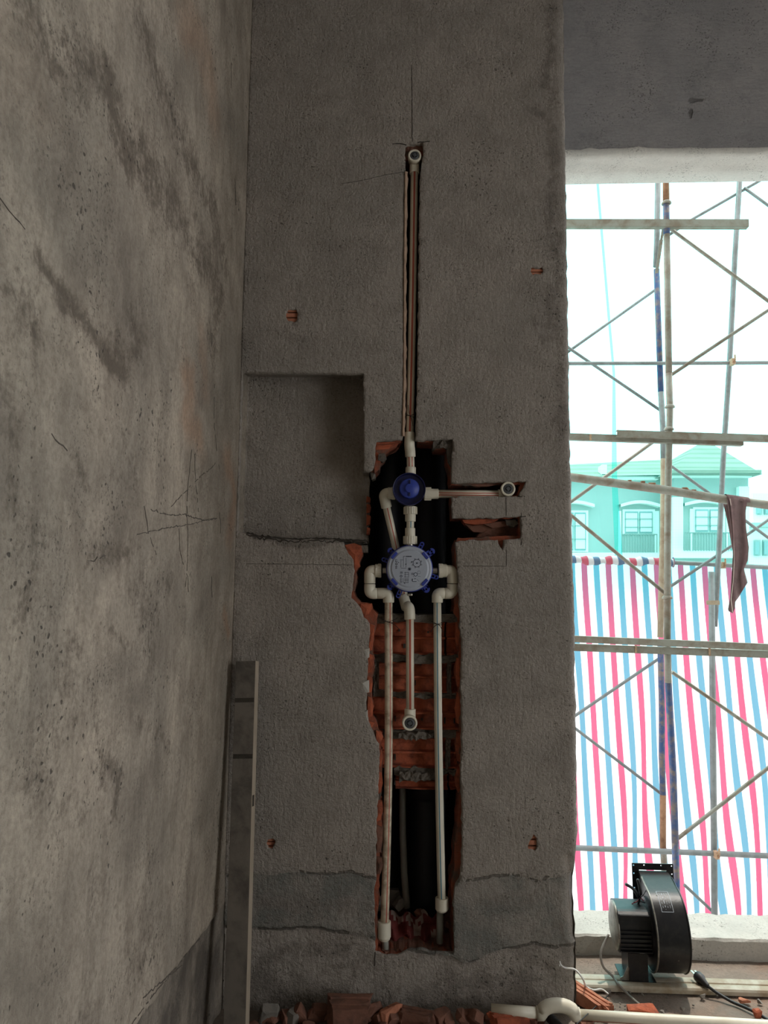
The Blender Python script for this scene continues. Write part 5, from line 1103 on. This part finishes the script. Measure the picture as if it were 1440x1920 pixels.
# brown cloth over the sloping rail
def cloth():
    t = thing('hanging_cloth', 'long brown rag hung over the sloping scaffold rail', 'cloth', tuple(q3(1375, 1148, DF-.13)))
    d1 = DF-.135
    Lf = [(1366,929),(1371,950),(1374,980),(1376,1020),(1377,1060),(1377,1100),(1378,1128)]; Rt = [(1402,934),(1399,960),(1400,990),(1404,1025),(1403,1050),(1395,1068),(1400,1090)]
    Rt2 = [(1402,934),(1398,960),(1399,990),(1404,1026),(1402,1050),(1394,1066),(1401,1092)]
    nrow, ncol = 28, 10; vs = []
    def it(L, s):
        k_ = s*(len(L)-1); i = min(int(k_), len(L)-2); f_ = k_-i; return (L[i][0]+(L[i+1][0]-L[i][0])*f_, L[i][1]+(L[i+1][1]-L[i][1])*f_)
    for i in range(nrow+1):
        s = i/nrow; a, b = it(Lf, s), it(Rt2, s)
        for j in range(ncol+1):
            w = j/ncol; p = q3(a[0]+(b[0]-a[0])*w, a[1]+(b[1]-a[1])*w+2*math.sin(w*3), d1-.012*math.sin(w*7+s*2)-.01*s); vs.append(p)
    m = MB(); m.add(vs, [(i*(ncol+1)+j, i*(ncol+1)+j+1, (i+1)*(ncol+1)+j+1, (i+1)*(ncol+1)+j) for i in range(nrow) for j in range(ncol)], 0, True); o = m.obj('front_fold', 'cloth_brown', t); q = o.modifiers.new('thickness', 'SOLIDIFY'); q.thickness = .003
    # narrow left strip hanging lower
    m = MB(); vs = []; A = [(1362,932),(1366,955),(1371,990),(1374,1040),(1371,1090),(1369,1120),(1365,1142),(1366,1146)]; B_ = [(1376,932),(1375,955),(1376,990),(1378,1040),(1379,1090),(1379,1120),(1378,1140),(1374,1150)]
    for i in range(nrow+1):
        a, b = it(A, i/nrow), it(B_, i/nrow)
        for j in range(5): w = j/4; vs.append(q3(a[0]+(b[0]-a[0])*w, a[1]+(b[1]-a[1])*w, d1+.006+.006*math.sin(w*5)))
    m.add(vs, [(i*5+j, i*5+j+1, (i+1)*5+j+1, (i+1)*5+j) for i in range(nrow) for j in range(4)], 0, True); o = m.obj('side_fold', 'cloth_brown', t); q = o.modifiers.new('thickness', 'SOLIDIFY'); q.thickness = .003
    # back tail behind the rail
    m = MB(); vs = []; A = [(1356,945),(1362,970),(1368,1000),(1373,1030)]; B_ = [(1380,945),(1378,970),(1377,1000),(1376,1030)]
    for i in range(13):
        a, b = it(A, i/12), it(B_, i/12)
        for j in range(4): w = j/3; vs.append(q3(a[0]+(b[0]-a[0])*w, a[1]+(b[1]-a[1])*w, DF-.06))
    m.add(vs, [(i*4+j, i*4+j+1, (i+1)*4+j+1, (i+1)*4+j) for i in range(12) for j in range(3)], 0, True); o = m.obj('back_fold', 'cloth_brown', t); q = o.modifiers.new('thickness', 'SOLIDIFY'); q.thickness = .003
    # saddle over the rail
    m = MB(); vs = []; ax0 = q3(1360, 936, DF-.10); ax1 = q3(1402, 942, DF-.10)
    for i in range(9):
        p = ax0+(ax1-ax0)*i/8
        for j in range(11):
            a = math.radians(-10+200*j/10); vs.append(p+Vector((0, -math.cos(a)*.032, math.sin(a)*.032)))
    m.add(vs, [(i*11+j, i*11+j+1, (i+1)*11+j+1, (i+1)*11+j) for i in range(8) for j in range(10)], 0, True); m.obj('saddle', 'cloth_brown', t)
    m = MB(); m.sweep([q3(a, b, d1-.008) for a, b in [(1369,935),(1373,958),(1376,1000),(1377,1050),(1375,1090),(1371,1125),(1374,1149)]], .0022, 6); m.obj('frayed_edge', 'cloth_edge', t)
cloth()
# striped tarp
def tarp():
    nu, nv = 230, 60; vs = []; us = []
    D = DB+.235; r = np.random.default_rng(3)
    k0, k1 = -17.0, 27.0
    ph = [(r.uniform(.2, 1.1), r.uniform(0, 6.3), r.uniform(.3, 1)) for _ in range(6)]
    for j in range(nv+1):
        v = j/nv
        for i in range(nu+1):
            k_ = k0+(k1-k0)*i/nu
            lean = v**1.15; xt = 1095+22.6*k_; xb = 1141+23.9*k_
            px = xt+(xb-xt)*lean+7.0*math.sin(v*4.2+k_*.45)*v+4.0*math.sin(v*9+k_*1.15)*v+2.5*math.sin(v*14+k_*2.1)*v*v+.8*min(max(0, k_-4), 14)*math.sin(v*3.1)
            pyt = 1052+.035*(px-1080); pyb = 1775; py = pyt+(pyb-pyt)*v
            y = D+.05*v*sum(a*math.sin(w*k_*1.1+p+v*1.3) for w, p, a in ph)/2.2+.02*math.sin(k_*2.4+v*3)*min(1, v*3)
            # bulge pleats on the right
            y += -.05*math.exp(-((k_-12.2)/.35)**2)*v
            vs.append(q3(px, py, y)); us.append(k_/2.0+.25)
    t = thing('striped_tarp', 'red, white and blue striped tarpaulin hung on the scaffold outside', 'tarp', tuple(q3(1260, 1770, D)))
    me = bpy.data.meshes.new('sheet'); me.from_pydata([tuple(p) for p in vs], [], [(j*(nu+1)+i, j*(nu+1)+i+1, (j+1)*(nu+1)+i+1, (j+1)*(nu+1)+i) for j in range(nv) for i in range(nu)])
    me.materials.append(MATS['tarp']); me.polygons.foreach_set('use_smooth', [True]*len(me.polygons)); at_ = me.attributes.new('u', 'FLOAT', 'POINT'); at_.data.foreach_set('value', us)
    o = bpy.data.objects.new('sheet', me); COL.objects.link(o); o.parent = t; o.matrix_parent_inverse = Matrix.Translation(-Vector(t['_loc']))
    # part rolled over the top rail
    n2_, m2 = 200, 12; vs = []; us = []
    for i in range(n2_+1):
        k_ = k0+(16-k0)*i/n2_; px = 1095+22.6*k_; 
        if px > 1262: px = 1262
        c = q3(px, 1050+.022*(px-1080)+1.2*math.sin(k_*2), DB+.16); rr = .034+.006*math.sin(k_*3.1)+.004*math.sin(k_*7)
        for j in range(m2+1):
            a = 2*math.pi*j/m2; vs.append(c+Vector((0, math.cos(a)*rr, math.sin(a)*rr))); us.append((k_+.5*math.sin(a)*.12)/2+.25)
    me = bpy.data.meshes.new('rolled_hem'); me.from_pydata([tuple(p) for p in vs], [], [(i*(m2+1)+j, i*(m2+1)+j+1, (i+1)*(m2+1)+j+1, (i+1)*(m2+1)+j) for i in range(n2_) for j in range(m2)])
    me.materials.append(MATS['tarp_hem']); me.polygons.foreach_set('use_smooth', [True]*len(me.polygons)); at_ = me.attributes.new('u', 'FLOAT', 'POINT'); at_.data.foreach_set('value', us)
    o = bpy.data.objects.new('rolled_hem', me); COL.objects.link(o); o.parent = t; o.matrix_parent_inverse = Matrix.Translation(-Vector(t['_loc']))
# the rolled hem is the same cloth in several layers: no light comes through
k = N('tarp_hem'); fr = k.math('FRACT', k.attr('u'))
red = k.remap(k.math('ABSOLUTE', k.math('SUBTRACT', fr, .25)), .15, .12); blue = k.remap(k.math('ABSOLUTE', k.math('SUBTRACT', fr, .75)), .15, .12)
k.bsdf(k.mix(blue, k.mix(red, rgb(206, 206, 206), rgb(186, 86, 102)), rgb(88, 112, 138)), .8)
tarp()
# safety nets
def net(name, label, left, right_, d, top=150, bot=1120):
    nv, nu = 30, 12; vs = []
    def it(L, y):
        for (xa, ya), (xb, yb) in zip(L[:-1], L[1:]):
            if y <= yb: return xa+(xb-xa)*(y-ya)/(yb-ya)
        return L[-1][0]
    for j in range(nv+1):
        y = top+(bot-top)*j/nv
        for i in range(nu+1): w = i/nu; xa, xb = it(left, y), it(right_, y); vs.append(q3(xa+(xb-xa)*w, y, d+.02*math.sin(w*9+j*.4)))
    m = MB(); m.add(vs, [(j*(nu+1)+i, j*(nu+1)+i+1, (j+1)*(nu+1)+i+1, (j+1)*(nu+1)+i) for j in range(nv) for i in range(nu)], 0, True); return tag(m.obj(name, 'net'), label, 'net')
seam = [(1105,150),(1121,350),(1142,600),(1151,700),(1152,900),(1160,1040),(1163,1120)]
net('safety_net', 'turquoise safety net in front of the house, the wide panel right of the dark seam', [(a-2.4-max(0, (b-700)/70), b) for a, b in seam], [(1700,150),(1700,1120)], DB+.40)
net('safety_net', 'turquoise safety net in front of the house, the narrow panel left of the dark seam', [(500,150),(500,1120)], [(a+2.4+max(0, (b-700)/70), b) for a, b in seam], DB+.45)

# ================================================================== HOUSE BEHIND THE NET
HD = 20.0
def hq(px, py, d=HD): return UW(px, py, d)
t = thing('house', 'pale house with a pyramid roof wing and arched window heads behind the green net', 'building', tuple(hq(1240, 1200, HD)))
def hbox(name, x0, y0, x1, y1, d, dep, mat, par=t):
    m = MB(); a, b, c, e = hq(x0, y1, d), hq(x1, y1, d), hq(x1, y0, d), hq(x0, y0, d); bk = Vector((KW, 1, 0)).normalized()*dep
    m.add([a, b, c, e, a+bk, b+bk, c+bk, e+bk], [(0, 1, 2, 3), (4, 5, 6, 7), (0, 1, 5, 4), (1, 2, 6, 5), (2, 3, 7, 6), (3, 0, 4, 7)]); return m.obj(name, mat, par)
hbox('wall', 560, 896, 1272, 1260, HD, 4, 'house_wall'); hbox('wing_wall', 1264, 890, 1403, 1260, HD-.8, 4, 'house_wall')
def sub(name, par, *a): return hbox(name, *a, par)
hbox('cornice', 560, 893, 1262, 899, HD-.25, .6, 'house_trim'); hbox('cornice', 1258, 886, 1410, 894, HD-1.05, .6, 'house_trim'); hbox('eaves_board', 1262, 881, 1428, 887, HD-1.5, 6.2, 'house_roof')
m = MB(); E0, E1 = hq(540, 903, HD-.4), hq(1280, 890, HD-.4); R1, R0_ = hq(1300, 859, HD+2.5), hq(540, 898, HD+2.5); m.add([E0, E1, R1, R0_, E0+Vector((0, 5.8, 0)), E1+Vector((0, 5.8, 0))], [(0, 1, 2, 3), (3, 2, 5, 4), (0, 3, 4), (1, 5, 2)]); m.obj('roof', 'roof_tiles', t)
m = MB(); c0 = hq(1256, 886, HD-1.4); c1 = hq(1430, 889, HD-1.4); c2 = c1+Vector((0, 6, 0)); c3 = c0+Vector((0, 6, 0)); a0 = hq(1308, 834, HD+1.5); a1 = hq(1338, 834, HD+1.5); m.add([c0, c1, c2, c3, a0, a1], [(0, 1, 5, 4), (1, 2, 5), (2, 3, 4, 5), (3, 0, 4), (0, 1, 2, 3)]); m.obj('wing_roof', 'roof_tiles', t)
hbox('chimney_vent', 1129, 871, 1138, 889, HD-.2, .5, 'house_trim')
hbox('pilaster', 1262, 932, 1281, 1045, HD-1.0, .4, 'house_trim'); hbox('pilaster', 1386, 912, 1405, 1045, HD-1.0, .4, 'house_trim'); hbox('sill_band', 560, 1036, 1262, 1048, HD-.4, .6, 'house_trim'); hbox('sill_band', 1262, 1032, 1405, 1046, HD-1.2, .6, 'house_trim')
def hwindow(x0, x1, y0, y1, d, panes=2):
    w = hbox('window', x0, y0, x1, y1, d-.06, .12, 'house_trim'); pw = (x1-x0-6)/panes
    for i in range(panes):
        xa = x0+3+i*pw; p = hbox('pane', xa+1.5, y0+4, xa+pw-1.5, y1-3, d-.10, .06, 'house_glass', w)
        q = hbox('curtain', xa+3, y0+7, xa+pw-3, y1-6, d-.13, .05, 'curtain', w)
        for f_ in (.36, .68): hbox('glazing_bar', xa+1, y0+(y1-y0)*f_, xa+pw-1, y0+(y1-y0)*f_+1.2, d-.16, .05, 'house_rail', w)
    return w
def arch(x0, x1, y, d):
    m = MB(); n_ = 14; vs = []; bk = Vector((0, .25, 0))
    for i in range(n_+1):
        s = i/n_; px = x0+(x1-x0)*s; py = y-7*math.sin(math.pi*s)
        a, b = hq(px, py, d-.25), hq(px, py+5.5, d-.25); vs += [a, b, a+bk, b+bk]
    m.add(vs, [(i*4+a, (i+1)*4+a, (i+1)*4+b, i*4+b) for i in range(n_) for a, b in ((0, 1), (1, 3), (3, 2), (2, 0))]); return m.obj('arched_head', 'house_trim', t)
hwindow(1050, 1103, 957, 1035, HD, 2); arch(1040, 1115, 945, HD)
hwindow(1168, 1228, 955, 1003, HD); arch(1164, 1238, 945, HD); hbox('pilaster', 1160, 958, 1165, 1036, HD-.05, .2, 'house_trim'); hbox('pilaster', 1228, 958, 1236, 1036, HD-.05, .2, 'house_trim')
hwindow(1300, 1360, 951, 1000, HD-.8); arch(1284, 1368, 943, HD-.8); hbox('pilaster', 1294, 954, 1300, 1034, HD-.85, .2, 'house_trim'); hbox('pilaster', 1362, 954, 1368, 1034, HD-.85, .2, 'house_trim')
def railing(x0, x1, y0, y1, d):
    r_ = hbox('balcony_railing', x0, y0, x1, y0+2, d, .05, 'house_rail')
    nb_ = int((x1-x0)/5)
    for i in range(nb_+1): hbox('baluster', x0+(x1-x0)*i/nb_-.6, y0, x0+(x1-x0)*i/nb_+.6, y1, d, .03, 'house_rail', r_)
railing(1166, 1232, 1001, 1036, HD-.45); railing(1284, 1372, 998, 1033, HD-1.25)
# neighbour house far right
t2 = thing('house', 'white house at the right edge behind the brown cloth and the net', 'building', tuple(hq(1450, 1200, 30)))
hbox('wall', 1398, 985, 1520, 1260, 30, 5, 'house_trim', t2); hbox('upper_wall', 1412, 925, 1520, 990, 31, 4, 'house_trim', t2); hbox('cornice', 1394, 980, 1520, 988, 29.6, 1, 'house_wall', t2)
for xa in (1415, 1431): w = hbox('window', xa, 1012, xa+11, 1042, 29.9, .3, 'house_wall', t2); hbox('pane', xa+2, 1015, xa+9, 1040, 29.8, .2, 'house_glass', w)
for xa in (1420, 1434): w = hbox('window', xa, 945, xa+9, 965, 30.9, .3, 'house_wall', t2); hbox('pane', xa+1.5, 947, xa+7.5, 963, 30.8, .2, 'house_glass', w)
# ground outside, below the tarp
m = MB(); m.box((4, 20, -3.2), (80, 38, .2)); tag(m.obj('ground', 'house_wall'), 'pale ground outside far below the window', None, None, 'structure')
for o in LOCS:
    if '_loc' in o.keys(): del o['_loc']
